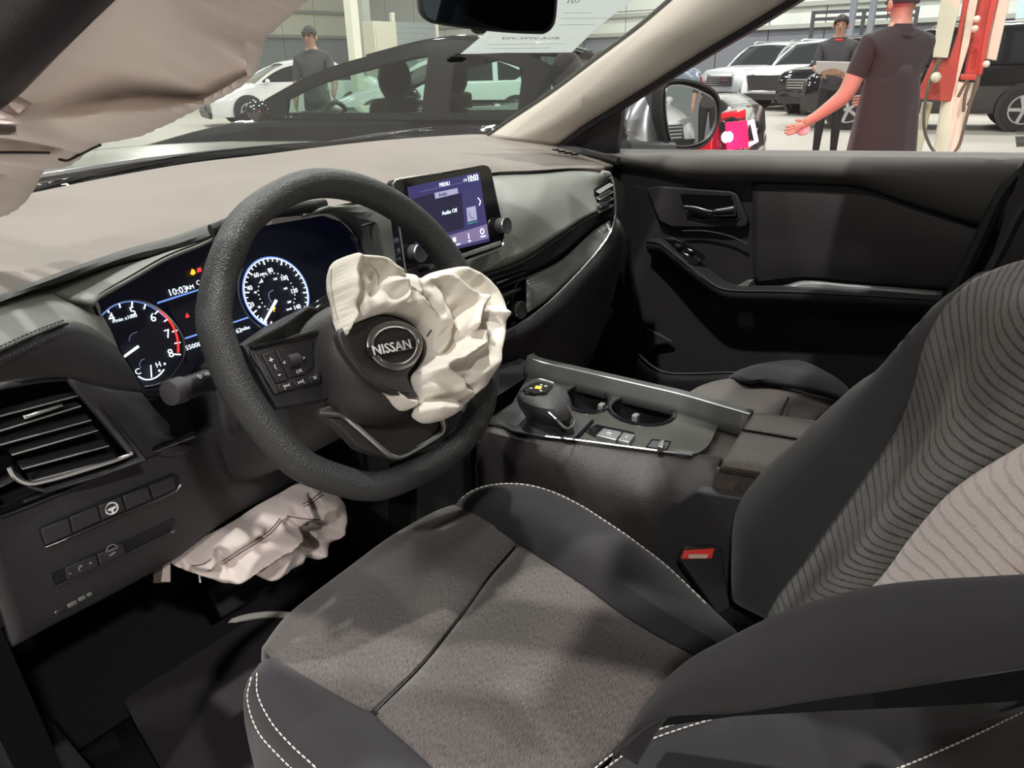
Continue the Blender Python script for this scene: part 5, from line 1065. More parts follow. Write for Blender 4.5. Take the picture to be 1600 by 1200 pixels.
patch('sill_cover', [[Vector((-.70, 1.05, .60)), Vector((-.68, .7, .47)), Vector((-.68, .2, .46)), Vector((-.68, -.6, .46))], [Vector((-.76, 1.05, .60)), Vector((-.76, .7, .48)), Vector((-.76, .2, .47)), Vector((-.76, -.6, .47))], [Vector((-.84, 1.05, .58)), Vector((-.84, .7, .44)), Vector((-.84, .2, .43)), Vector((-.84, -.6, .43))], [Vector((-.88, 1.05, .2)), Vector((-.88, .7, .2)), Vector((-.88, .2, .2)), Vector((-.88, -.6, .2))]], 'carpet', sil, 24, 10, solid=.02)
plate('kick_panel', [Vector((-.73, 1.2, .42)), Vector((-.72, .82, .42)), Vector((-.74, .80, .80)), Vector((-.76, .80, 1.12)), Vector((-.76, 1.2, 1.12))], 'dark_recess', sil, vec=(-.04, 0, 0))
plate('kick_panel', [Vector((.73, .98, .42)), Vector((.73, 1.35, .42)), Vector((.73, 1.35, 1.12)), Vector((.73, .98, 1.12))], 'dark_recess', sil, vec=(.03, 0, 0))
# pedals
pd = thing('brake_pedal', 'dark brake pedal deep in the driver footwell', 'pedal', (-.38, 1.0, .52))
MB().box((-.38, .99, .56), (.10, .012, .055), Matrix.Rotation(-.5, 3, 'X')).build('pedal_pad', 'black_plastic', pd, bevel=.004)
MB().bar((-.38, 1.0, .58), (-.38, 1.06, .85), .014).build('pedal_arm', 'dark_recess', pd, bevel=.002)

# side glass
tag(obj('window_2', [at(x, y, x=.735) for x, y in ((968, 245), (972, 160), (1084, 82), (1250, -30), (1420, -140))] + [Vector((.66, .2, 1.56)), Vector((.66, -.35, 1.56)), Vector((.735, -.35, 1.17))], [tuple(range(8))], 'side_glass', None, smooth=False), 'clear passenger side window above the door panel', None, kind='structure')

wk_ = thing('window_label', 'tiny printed label at the right edge of the side window', 'label', tuple(at(1592, 218, x=.725)))
WF = Frame(at(1592, 216, x=.728), (-1, 0, 0), (0, -1, 0))
plate('label_film', WF.poly([(1586, 213), (1612, 212), (1612, 229), (1588, 230)], 0), 'paper_pale', wk_, vec=-WF.n * .0006)
for y in (206, 209, 216, 220, 224): MB().bar(WF.p(1588, y, .001), WF.p(1606, y - .5, .001), .0012, .0004, up=WF.n).build('print_line', 'grey_print', wk_)

# ---------------------------------------------------------------- mirrors, paper
im = thing('interior_mirror', 'black rear-view mirror hanging at the top of the windscreen', 'rear-view mirror', tuple(at(762, 20, y=.74)))
IF = Frame(at(762, 20, y=.74), (-.62, -.76, -.12))
mo_ = spl2([(655, -70), (655, 0), (657, 20), (664, 32), (680, 38), (760, 49), (850, 54), (863, 48), (870, 32), (873, 0), (878, -40), (860, -60), (760, -72), (680, -84)], 50, True)
plate('mirror_housing', IF.poly(mo_, 0), 'black_plastic', im, vec=-IF.n * .035, bevel=.006)
cx, cy = 765, -10
mi_ = [(cx + (x - cx) * .945, cy + (y - cy) * .915) for x, y in mo_]
plate('mirror_glass', IF.poly(mi_, .0015), 'mirror_dim', im, vec=-IF.n * .002)
plate('mirror_lever', IF.poly([(738, 44), (762, 47), (757, 53), (745, 53.5), (738, 50)], -.004), 'black_plastic', im, vec=-IF.n * .014, bevel=.002)
mm = onglass(790, -110)
MB().tube([IF.p(790, -30, -.03), IF.p(788, -70, -.06), mm + Vector((0, -.005, -.01))], [.010, .010, .016], 10).build('mirror_arm', 'black_plastic', im)
M['paper_back'] = mat('paper_back', (.62, .66, .66), .8)
gi = bpy.data.materials['paper_back'].node_tree; pr = gi.nodes['Principled BSDF']; tl = gi.nodes.new('ShaderNodeBsdfTranslucent'); tl.inputs[0].default_value = (.75, .8, .8, 1); tp_ = gi.nodes.new('ShaderNodeBsdfTransparent')
mxs = gi.nodes.new('ShaderNodeMixShader'); mxs.inputs[0].default_value = .5; gi.links.new(pr.outputs[0], mxs.inputs[1]); gi.links.new(tl.outputs[0], mxs.inputs[2])
m2_ = gi.nodes.new('ShaderNodeMixShader'); m2_.inputs[0].default_value = .15; gi.links.new(mxs.outputs[0], m2_.inputs[1]); gi.links.new(tp_.outputs[0], m2_.inputs[2]); gi.links.new(m2_.outputs[0], gi.nodes['Material Output'].inputs[0])
sh = thing('paper_sheet', 'pale sheet of paper stuck on the windscreen behind the mirror', 'paper', tuple(onglass(850, 60)))
pp = [(720, 84.5), (735, 72), (761, 50), (830, -20), (1010, -20), (991, 0), (960, 22), (930, 46), (912, 64), (893, 82), (850, 82.5), (790, 82.5), (748, 84)]
PF = Frame(onglass(850, 50) + Vector((0, -.008, -.004)), (onglass(950, 20) - onglass(760, 70)).cross(onglass(850, 30) - onglass(850, 75)) * 1)
if PF.n.dot(CAM - PF.o) < 0: PF = Frame(PF.o, -PF.n)
plate('sheet', PF.poly(pp, 0), 'paper_back', sh, vec=-PF.n * .0006, smooth=False)
dx = PF.p(893, 60, .001) - PF.p(775, 60, .001)
text('handwriting', 'DIV-WW-AOR', .013, 'grey_print', sh, PF.p(830, 60, .0006), dx, PF.y, .0001, sx=1.5)
text('handwriting', '107', .020, 'grey_print', sh, PF.p(896, 2, .0006), dx, PF.y, .0001, sx=1.0)
for k, (a, b) in enumerate((((880, 20), (925, 20)), ((876, 29), (950, 28)), ((873, 39), (930, 38)), ((760, 70), (880, 68)), ((765, 76), (860, 75)))):
    MB().bar(PF.p(*a, .0006), PF.p(*b, .0006), .0008, .0002, up=PF.n).build('ruled_line', 'grey_print', sh)
st = thing('black_sticker', 'small black clip on the windscreen below the mirror', 'clip', tuple(onglass(712, 94)))
SF = Frame(onglass(712, 94) + PF.n * .004, PF.n)
plate('clip_pad', SF.poly([(698, 96), (705, 90.5), (722, 90), (729, 93), (722, 97), (704, 98)], 0), 'dark_recess', st, vec=-SF.n * .004, bevel=.001)
# door mirror
dm = thing('door_mirror', 'grey passenger door mirror outside the side window', 'door mirror', tuple(at(1040, 232, y=.9)))
MF = Frame(at(1082, 182, x=1.0), (-.45, -.89, .02))
ho = spl2([(1034, 138), (1040, 127), (1057, 122.6), (1080, 125), (1103, 132), (1120, 144), (1127, 162), (1126, 185), (1119, 204), (1106, 224), (1092, 233), (1075, 235.5), (1055, 235), (1043, 228), (1036, 205), (1032, 170)], 44, True)
hc = (1080, 180)
R1 = MF.poly(ho, .0); R0_ = [MF.p(hc[0] + (x - hc[0]) * .9, hc[1] + (y - hc[1]) * .9, -.012) for x, y in ho]
def shell(f, dep, sx): return [MF.p(hc[0] + (x - hc[0]) * f, hc[1] + (y - hc[1]) * f, 0) - MF.n * dep + Vector((-.0, .0, 0)) + MF.x * sx for x, y in ho]
G = [R0_, [MF.p(hc[0] + (x - hc[0]) * .93, hc[1] + (y - hc[1]) * .93, .002) for x, y in ho], R1, shell(1.03, .03, -.004)]
n = len(ho)
dmr = obj('mirror_surround', [p for r in G for p in r], [(i * n + k, i * n + (k + 1) % n, (i + 1) * n + (k + 1) % n, (i + 1) * n + k) for i in range(3) for k in range(n)], 'black_plastic', dm)
mat('mirror_paint', (.12, .125, .13), .28, .6, coat=.8)
G = [shell(1.03, .028, -.004), shell(1.02, .07, -.012), shell(.92, .11, -.03), shell(.7, .14, -.05), shell(.3, .155, -.07)]
obj('mirror_cap', [p for r in G for p in r], [(i * n + k, i * n + (k + 1) % n, (i + 1) * n + (k + 1) % n, (i + 1) * n + k) for i in range(4) for k in range(n)] + [tuple(4 * n + k for k in range(n))], 'mirror_paint', dm)
gl = spl2([(1041, 140), (1046, 134), (1066, 133), (1082, 137), (1098, 144), (1112, 152), (1118, 163), (1118.5, 191), (1112, 207), (1104, 217), (1092, 224), (1075, 228), (1056, 227.5), (1049, 220), (1045, 206), (1041, 178)], 40, True)
plate('mirror_glass', MF.poly(gl, -.006), 'mirror', dm, vec=-MF.n * .003)
strip('glass_bead', MF.poly(gl, -.005), .0018, 'satin_metal', dm, 6, closed=True)
sk = [at(x, y, y=q) for x, y, q in ((976, 215, .93), (985, 168, 1.0), (1008, 143, 1.02), (1032, 130, .98), (1040, 180, .9), (1036, 225, .86), (1000, 225, .9))]
capL = [at(x, y, x=q) for x, y, q in ((976, 190, .88), (985, 167, .90), (1007, 142, .93), (1030, 128, .955), (1050, 124, .97))]
capM = [at(x, y, x=q) for x, y, q in ((977, 205, .87), (992, 195, .885), (1012, 185, .91), (1028, 178, .94), (1038, 172, .96))]
capB = [at(x, y, x=q) for x, y, q in ((980, 221, .86), (1000, 224, .88), (1018, 230, .90), (1032, 236, .93), (1046, 236, .955))]
patch('mirror_side', [[p + Vector((.01, .05, -.01)) for p in capL], capL, capM, capB], 'mirror_paint', dm, 20, 16, solid=.004)
patch('mirror_foot', [[at(x, y, x=q) for x, y, q in ((976, 205, .868), (998, 207, .885), (1030, 207, .935), (1040, 208, .95))], [at(x, y, x=q) for x, y, q in ((980, 222, .86), (1000, 225, .88), (1025, 234, .91), (1044, 236, .95))]], 'black_plastic', dm, 12, 4, solid=.004)
MB().tube([at(975, 232, x=.78), at(1010, 233, x=.88), at(1050, 232, x=.96)], [.022, .02, .018], 10).build('mirror_arm', 'mirror_paint', dm)
# ---------------------------------------------------------------- the hall outside
FZ = .10
mat('concrete', (.335, .322, .285), .55, var=.10, varscale=.5, bump=('noise', 3, .05))
mat('cream_panel', (.72, .73, .60), .6, var=.03); mat('grey_panel', (.27, .31, .31), .6, var=.03); mat('girt_grey', (.35, .37, .33), .6)
mat('pale_panel', (.62, .66, .62), .6, var=.03); mat('column_cream', (.78, .78, .66), .6); mat('post_tan', (.5, .5, .40), .6); mat('slate_panel', (.16, .175, .20), .6); mat('rack_dark', (.04, .045, .05), .6)
mat('paint_black', (.010, .011, .013), .09, .0, coat=1); mat('paint_white', (.78, .80, .80), .25, coat=.6); mat('paint_silver', (.55, .58, .60), .3, .5, coat=.6)
mat('paint_blue', (.16, .20, .24), .3, .4, coat=.6); mat('tyre', (.015, .015, .016), .8); mat('alloy', (.62, .63, .64), .3, .9)
mat('car_trim', (.02, .02, .022), .4); mat('headlamp', (.75, .8, .82), .12, .5, coat=1); mat('dark_glass', (.02, .026, .028), .06, coat=1); mat('tail_red', (.16, .006, .015), .2, coat=1)
mat('own_paint', (.22, .23, .23), .3, .5, coat=.8)
glass('car_glass', (.72, .86, .80), haze=.004, gloss=.08)
tag(obj('floor', [(-25, -25, FZ), (40, -25, FZ), (40, 45, FZ), (-25, 45, FZ)], [(0, 1, 2, 3)], 'concrete', None), 'pale smooth concrete floor of the hall', None, kind='structure')
def wall(name, label, a, b, rows, m_low, m_hi, pw, girts, inward):
    """a,b = floor ends; sheet panels as single pieces, girts and columns as trims"""
    w = thing(name, label, None, tuple(a), kind='structure'); a = Vector(a); b = Vector(b); d = (b - a).normalized(); L = (b - a).length; inw = Vector(inward)
    n = int(L / pw); me = {}
    for r, (z0, z1, mm_) in enumerate(rows):
        for k in range(n):
            if r not in me:
                h = z1 - z0
                o = MB().box(a + d * (pw / 2) + Vector((0, 0, z0 + h / 2)), (pw - .04 if abs(d.x) > .5 else .06, .06 if abs(d.x) > .5 else pw - .04, h - .03)).build('panel', mm_, w)
                me[r] = o
            else:
                o = me[r].copy(); COL.objects.link(o); o.location = me[r].location + d * pw * k
    for z in girts: MB().bar(a + inw * .12 + Vector((0, 0, z)), b + inw * .12 + Vector((0, 0, z)), .16, .14).build('girt', 'girt_grey', w)
    return w
wl = wall('wall_far', 'cream panelled hall wall with grey lower sheets', (-20, 33, FZ), (28, 33, FZ), ((0, 2.75, 'grey_panel'), (2.75, 3.85, 'cream_panel'), (3.85, 5.6, 'cream_panel'), (5.6, 9, 'cream_panel')), 0, 0, 2.0, (2.8, 3.9), (0, -1, 0))
wr = wall('wall_right', 'pale panelled hall wall with slate lower sheets behind the parked cars', (29, 33, FZ), (29, -17, FZ), ((0, 2.3, 'slate_panel'), (2.3, 3.2, 'pale_panel'), (3.2, 4.6, 'pale_panel'), (4.6, 9, 'pale_panel')), 0, 0, 2.0, (2.35, 3.05), (-1, 0, 0))
wk = wall('wall_behind', 'pale panelled hall wall behind the camera', (-22, -16, FZ), (29, -16, FZ), ((0, 2.75, 'grey_panel'), (2.75, 9, 'cream_panel')), 0, 0, 3.0, (2.8, 4.2), (0, 1, 0))
def hz(px, d, z=FZ):
    r = ray(px, 95); r.z = 0; r.normalize(); p = CAM + r * d; p.z = z; return p
def post(px, d, w, m, label, h=7):
    p = hz(px, d); o = MB().box((p.x, p.y, FZ + h / 2), (w, w, h)); o.box((p.x, p.y, FZ + .1), (w * 1.5, w * 1.5, .2)); return tag(o.build('column', m), label, 'column')
post(556, 21, .24, 'column_cream', 'cream steel column behind the roof of the black saloon')
post(574, 30.5, .35, 'girt_grey', 'grey steel column just right of the cream column')
for px, d, lab in ((1322, 26, 'slim dark roof stanchion left of the standing man, nearest the pillar trim'), (1352, 26, 'slim dark roof stanchion just left of the standing man')):
    post(px, d, .16, 'slate_panel', lab)
cab = thing('cabinet', 'tall cream cabinet against the far wall above the saloon roof', 'cabinet', tuple(hz(596, 29)))
p = hz(597, 30); MB().box((p.x, p.y, 1.5), (1.1, .6, 2.8)).build('body', 'post_tan', cab, bevel=.02); MB().box((p.x, p.y - .31, 1.5), (.95, .03, 2.4)).build('door', 'post_tan', cab)
dw = thing('shutter', 'grey roller shutter in the far wall left of the mirror', 'shutter', tuple(hz(650, 32)))
p = hz(652, 32.6)
for k in range(14): MB().box((p.x, p.y - .0, .3 + .2 * k), (2.2, .05, .19)).build('slat', 'grey_panel', dw)
MB().box((p.x - 1.2, p.y, 1.7), (.15, .12, 3.2)).build('guide', 'cream_panel', dw); MB().box((p.x + 1.2, p.y, 1.7), (.15, .12, 3.2)).build('guide', 'cream_panel', dw)
bw = thing('window_3', 'bluish daylight window high in the right wall', None, tuple(hz(1590, 24)), kind='structure')
mat('sky_pane', (.3, .5, .6), .3, emit=.55, emcol=(.55, .85, 1))
p0_ = hz(1572, 24.5); p1_ = hz(1690, 24.5)
for k in range(4):
    a, b = p0_.lerp(p1_, k / 4), p0_.lerp(p1_, k / 4 + .24)
    for z0, z1 in ((.9, 2.1), (2.16, 4.5)): MB().prism([Vector((a.x, a.y, z0)), Vector((b.x, b.y, z0)), Vector((b.x, b.y, z1)), Vector((a.x, a.y, z1))], (.04, 0, 0)).build('pane', 'sky_pane', bw)
MB().bar(Vector((p0_.x, p0_.y, 2.13)), Vector((p1_.x, p1_.y, 2.13)), .12).build('rail', 'girt_grey', bw)

# ---------------------------------------------------------------- cars
def car(name, label, pos, fwd, paint, kind='suv', glassm='dark_glass', grille='bar', seats=False, scale=1.0, tail=False, wheel='alloy', spokes=5, group=None):
    F = Vector((fwd[0], fwd[1], 0)).normalized(); Lf = Vector((-F.y, F.x, 0)); pos = Vector((pos[0], pos[1], FZ))
    t = thing(name, label, 'car', tuple(pos), group)
    def w(x, y, z): return pos + (F * x + Lf * y + Vector((0, 0, z))) * scale
    if kind == 'suv':
        top = [(2.30, .62), (2.27, .80), (2.22, .95), (2.05, 1.03), (1.6, 1.08), (1.15, 1.12), (.95, 1.13), (-2.0, 1.16), (-2.2, 1.14), (-2.32, .95), (-2.34, .6)]
        gh = (1.10, .35, -1.75, -2.15); zb, zr, W = 1.10, 1.70, .94; low = .27; cuts = (.0, -.95, -1.75); wx = (1.42, -1.38); wr_ = .37
    elif kind == 'sedan':
        top = [(2.32, .45), (2.30, .60), (2.2, .70), (1.8, .80), (1.3, .90), (.95, .96), (.7, .98), (-1.3, 1.01), (-1.7, 1.04), (-2.15, 1.05), (-2.28, .97), (-2.34, .6)]
        gh = (.88, -.22, -.95, -1.78); zb, zr, W = .97, 1.39, .90; low = .2; cuts = (-.55, -1.15, -1.55); wx = (1.4, -1.4); wr_ = .33
    else:
        top = [(2.22, .45), (2.2, .62), (2.1, .72), (1.7, .86), (1.25, .96), (1.0, 1.0), (-1.6, 1.05), (-2.0, 1.08), (-2.15, 1.0), (-2.22, .6)]
        gh = (1.15, .2, -.9, -1.95); zb, zr, W = .96, 1.48, .87; low = .2; cuts = (.0, -.95, -1.5); wx = (1.35, -1.35); wr_ = .33
    xs = [p[0] for p in top]
    G = []
    for i, (x, z) in enumerate(top):
        e = max(0, abs(x) - 1.6) / .75; wd = W * (1 - .16 * e ** 2.2); lo = low + .10 * max(0, e - .4)
        half = [(0, z + .015), (.55, z + .01), (.86, z - .015), (.965, z - .07), (1.0, lo + (z - lo) * .62), (.985, lo + (z - lo) * .3), (.93, lo + .02), (.6, lo)]
        G.append([w(x, a * wd, b) for a, b in half] + [w(x, -a * wd, b) for a, b in half[:0:-1]])
    n = len(G[0]); vs = [p for r in G for p in r]
    fs = [(i * n + k, i * n + (k + 1) % n, (i + 1) * n + (k + 1) % n, (i + 1) * n + k) for i in range(len(G) - 1) for k in range(n)] + [tuple(range(n)), tuple((len(G) - 1) * n + k for k in range(n))]
    body = obj('body', vs, fs, paint, t, angle=50)
    # greenhouse
    wb_, wrf = W * .93, W * .74
    def sd(x, z, s): return w(x, s * (wb_ + (wrf - wb_) * max(0, (z - zb)) / (zr - zb)), z)
    bf, rf_, rr, br = gh
    outl = spl2([(bf, zb), (bf - (bf - rf_) * .55, zb + (zr - zb) * .62), (rf_, zr - .05), ((rf_ + rr) / 2, zr), (rr, zr - .04), ((rr + br) / 2, zb + (zr - zb) * .55), (br, zb)], 40)
    outl = [(min(bf, max(br, x)), z) for x, z in outl]
    def ztop(x):
        best = zb
        for (x1, z1), (x2, z2) in zip(outl, outl[1:]):
            if min(x1, x2) <= x <= max(x1, x2) and abs(x1 - x2) > 1e-6: best = max(best, z1 + (z2 - z1) * (x - x1) / (x2 - x1))
        return best
    wins = []; edges = [bf - .12] + list(cuts)
    wins2 = []
    for a, b in zip(edges, edges[1:]):
        near_ = kind == 'sedan' and a == edges[0]
        b2 = b + .05; a2 = a - ((.05 if kind != 'sedan' else .12) if a != edges[0] else (.10 if kind != 'sedan' else .30))
        xs_ = [a2 + (b2 - a2) * k / 10 for k in range(11)]
        pts = [(x, max(zb + .05, ztop(x) - .07)) for x in xs_]
        lower = [(b2, zb + .035), (a2, zb + .035)]
        if b == cuts[-1]: lower = [(b2, zb + .10), (b2 + .12, zb + .035), (a2, zb + .035)]
        wins.append(pts + lower)
    for s in (1, -1):
        loops = [outl] + wins
        tri = tessellate_polygon([[Vector((x, z, 0)) for x, z in l] for l in loops]); vs = [sd(x, z, s) for l in loops for x, z in l]
        obj('side_frame', vs, [tuple(q) for q in tri], paint, body, solid=.03 * scale, offset=0, smooth=False)
        for l in wins:
            vs = [sd(x, z, s) for x, z in l]
            f = obj('side_window', vs, [tuple(range(len(l)))], glassm, body, smooth=False)
    def across(a, b, m, nm, inset=.06, zo=.0):
        (x0, z0), (x1, z1) = a, b; R = []
        for k in range(7):
            u = k / 6; x, z = x0 + (x1 - x0) * u, z0 + (z1 - z0) * u
            hw = (wb_ + (wrf - wb_) * (z - zb) / (zr - zb)) - inset
            R.append([w(x + .07 * (1 - (q / 3) ** 2) * (1 if x0 > 0 else -1), hw * q / 3, z + zo) for q in range(-3, 4)])
        vs, fs = gridmesh(R); return obj(nm, vs, fs, m, body)
    across((bf - .02, zb), (rf_ + .02, zr - .06), glassm, 'windscreen'); across((br + .02, zb + .05), (rr - .02, zr - .06), glassm, 'rear_window')
    top_pts = [(x, z) for x, z in outl if z > zr - .09]
    R = [[w(x, q / 4 * (wrf + .02), z + .035 * (1 - (q / 4) ** 2) + .005) for q in range(-4, 5)] for x, z in top_pts]
    vs, fs = gridmesh(R); obj('roof', vs, fs, paint, body, solid=.03 * scale, offset=0)
    # wheels
    for x in wx:
        for s in (1, -1):
            c = w(x, s * (W - .10), wr_)
            MB().lathe([(wr_ * 1.16, 0), (wr_ * 1.16, .10)], w(x, s * (W - .085), wr_ + .02), Lf * s, 28).build('wheel_arch', 'car_trim', body)
            tb = MB().lathe([(wr_ * .62, .14), (wr_ * .95, .135), (wr_, .09), (wr_, -.1), (wr_ * .9, -.12)], c, Lf * s, 28).build('wheel', 'tyre', t)
            rm = MB()
            for k in range(spokes):
                q = 2 * pi * k / spokes; dr_ = F * cos(q) + Vector((0, 0, sin(q)))
                rm.bar(c + Lf * s * .13 + dr_ * .03, c + Lf * s * .135 + dr_ * wr_ * .62, .055 if spokes < 8 else .03, .02, up=Lf)
            rm.lathe([(.06, 0), (.05, .02)], c + Lf * s * .13, Lf * s, 14); 
            rm.tube([c + Lf * s * .135 + (F * cos(2 * pi * k / 28) + Vector((0, 0, sin(2 * pi * k / 28)))) * wr_ * .63 for k in range(28)], .018, 6, True)
            rm.build('rim', wheel, tb)
            MB().lathe([(wr_ * .6, 0), (wr_ * .6, .004)], c + Lf * s * .08, Lf * s, 20).build('brake_disc', 'car_trim', tb)
    # front and rear details
    zf = top[2][1]
    for s in (1, -1):
        MB().prism([w(2.24, s * .42, zf - .03), w(2.10, s * W * .88, zf + .02), w(2.07, s * W * .90, zf - .10), w(2.27, s * .45, zf - .14)], F * .03).build('headlight', 'headlamp', body, bevel=.01)
        MB().prism([w(-2.22, s * W * .55, zb - .12), w(-2.14, s * W * .90, zb - .08), w(-2.16, s * W * .92, zb - .30), w(-2.26, s * W * .56, zb - .26)], -F * .05).build('tail_light', 'tail_red', body, bevel=.01)
        MB().ball(w(bf - .32, s * (W + .07), zb + .06), .085, 10, 6, Matrix(((F.x, Lf.x, 0), (F.y, Lf.y, 0), (0, 0, 1))) @ Matrix.Diagonal((.7, 1.1, .8))).build('door_mirror', paint, body)
    if grille == 'bar':
        g = MB().prism([w(2.29, -.48, zf - .10), w(2.29, .48, zf - .10), w(2.31, .52, zf - .36), w(2.31, -.52, zf - .36)], F * .03).build('grille', 'car_trim', body)
        for k in range(4): MB().bar(w(2.345, -.46, zf - .14 - .06 * k), w(2.345, .46, zf - .14 - .06 * k), .02).build('grille_bar', 'chrome', body)
    elif grille == 'wide':
        MB().prism([w(2.28, -.62, zf - .06), w(2.28, .62, zf - .06), w(2.31, .5, zf - .46), w(2.31, -.5, zf - .46)], F * .03).build('grille', 'car_trim', body)
        MB().tube([w(2.33, .62, zf - .05), w(2.345, .52, zf - .46), w(2.345, -.52, zf - .46), w(2.33, -.62, zf - .05)], .022, 8).build('grille_bar', 'chrome', body)
    MB().prism([w(2.25, -.75, low + .16), w(2.25, .75, low + .16), w(2.22, .7, low + .0), w(2.22, -.7, low + .0)], F * .07).build('lower_bumper', 'car_trim', body)
    if kind == 'suv':
        for s in (1, -1): MB().tube([w(rf_ - .1, s * (wrf - .02), zr + .02), w(rf_ - .2, s * (wrf - .03), zr + .07), w(rr + .2, s * (wrf - .03), zr + .07), w(rr + .05, s * (wrf - .02), zr + .02)], .018, 6).build('roof_rail', 'alloy', body)
    if seats:
        for x, s in ((.12, 1), (.05, -1), (-1.05, 1), (-1.05, -1)):
            st_ = MB().prism([w(x + .05, s * .36 - .24, .55), w(x - .12, s * .36 - .22, 1.08), w(x - .24, s * .36 - .22, 1.08), w(x - .12, s * .36 - .24, .55)], Lf * .46).build('seat_back', 'seat_dark', body, bevel=.04)
            MB().ball(w(x - .18, s * .36, 1.19), .17, 12, 8, Matrix(((F.x, Lf.x, 0), (F.y, Lf.y, 0), (0, 0, 1))) @ Matrix.Diagonal((.5, .95, .85))).build('headrest', 'seat_dark', body)
        MB().tube([w(.42, .36 + .17 * cos(2 * pi * k / 20), .88 + .17 * sin(2 * pi * k / 20)) for k in range(20)], .016, 6, True).build('steering_wheel_rim', 'car_trim', body)
    return t, w
# own bonnet
ob = thing('car_bonnet', 'grey car bonnet just beyond the windscreen', 'bonnet', (0, 1.8, 1.0))
H0 = [Vector((x, 1.68 - .32 * abs(x / .78) ** 2.2, 1.165 - .02 * abs(x / .78) ** 2)) for x in [-.80 + 1.6 * k / 16 for k in range(17)]]
H1 = [Vector((p.x * .98, p.y + .35, 1.17 - .05 * abs(p.x / .8) ** 2)) for p in H0]
H2 = [Vector((p.x * .92, 2.45 - .2 * abs(p.x / .8) ** 2, 1.08 - .08 * abs(p.x / .8) ** 2)) for p in H0]
H3 = [Vector((p.x * .9, 2.58 - .2 * abs(p.x / .8) ** 2, .80)) for p in H0]
patch('panel', [H0, H1, H2, H3], 'own_paint', ob, 30, 20, solid=.01)
for x in (-.35, .3):
    MB().tube([Vector((x, 1.60, 1.17)), Vector((x + .25, 1.575, 1.185)), Vector((x + .42, 1.53, 1.19))], .008, 6).build('wiper', 'black_plastic', ob)
# black saloon alongside
rear = Vector((2.815, 1.53, 0)); front = Vector((1.635, 5.85, 0)); fd = (front - rear).normalized(); ctr = (front + rear) / 2 + Vector((fd.y, -fd.x, 0)) * .92
sal, sw_ = car('saloon_car', 'black saloon car with a lit red tail lamp seen through the windscreen', ctr, fd, 'paint_black', 'sedan', 'car_glass', seats=True, spokes=10)
for s in (1,):
    zt = .12
    lampb = MB().prism([sw_(-2.20, .56, .90 + zt), sw_(-2.06, .845, .88 + zt), sw_(-2.08, .86, .70 + zt), sw_(-2.22, .57, .68 + zt)], -fd * .09).build('tail_lamp', 'tail_red', sal, bevel=.01)
    o_ = -fd * .10
    strip('lit_bracket', [sw_(-2.20, .70, .83 + zt) + o_, sw_(-2.23, .62, .84 + zt) + o_, sw_(-2.26, .61, .74 + zt) + o_, sw_(-2.23, .69, .73 + zt) + o_], .012, 'lamp_pink', lampb, 6)
    MB().ball(sw_(-2.14, .86, .78 + zt) + o_ * 1.0, .03, 10, 6).build('lit_bulb', 'lamp_pink', lampb)
    MB().prism([sw_(-2.14, .87, .85 + zt) + o_ * .85, sw_(-2.22, .72, .85 + zt) + o_ * .85, sw_(-2.24, .72, .72 + zt) + o_ * .85, sw_(-2.16, .88, .72 + zt) + o_ * .85], -fd * .01).build('lit_lens', 'lamp_red', lampb)
rl = bpy.data.lights.new('tail_glow', 'POINT'); rl.energy = 90; rl.color = (1, .02, .12); rl.shadow_soft_size = .05
ro2 = bpy.data.objects.new('tail_glow', rl); ro2.location = sw_(-2.5, .95, .9); COL.objects.link(ro2)
# rows of parked cars
def P(px, d): return hz(px, d)
car('hatchback', 'white hatchback at the far left seen below the curtain airbag', P(452, 22), (-.92, .40), 'paint_white', 'hatch')
car('saloon_car', 'white saloon with spoked wheels seen through the side windows of the black saloon', P(695, 16.5), (-.686, .728), 'paint_white', 'hatch', spokes=10)
car('hatchback', 'blue-grey car showing its rounded rear above the door mirror', P(975, 23.5), (-.42, .91), 'paint_blue', 'hatch')
hd_ = Vector((-.93, .365, 0)); pr_ = Vector((-.365, -.93, 0)); q0_ = P(1212, 26)
car('suv', 'pale SUV with a dark split nose, leftmost of the parked row', q0_, hd_, 'paint_silver', 'suv', group='parked row of SUVs')
car('suv', 'white SUV with a wide black grille in the middle of the parked row', q0_ + pr_ * 2.15 + hd_ * .5, hd_, 'paint_white', 'suv', grille='wide', group='parked row of SUVs')
car('suv', 'black SUV with a chrome barred grille left of the standing man', q0_ + pr_ * 4.3 + hd_ * 1.6, hd_, 'paint_black', 'suv', group='parked row of SUVs')
car('suv', 'white SUV showing its roof behind the grille of the black SUV', q0_ + pr_ * 6.5 - hd_ * 1.2, hd_, 'paint_white', 'suv', grille='none', group='parked row of SUVs')
car('suv', 'black SUV parked behind the red and cream post at far right', P(1470, 17.2), (-.20, .98), 'paint_black', 'suv')

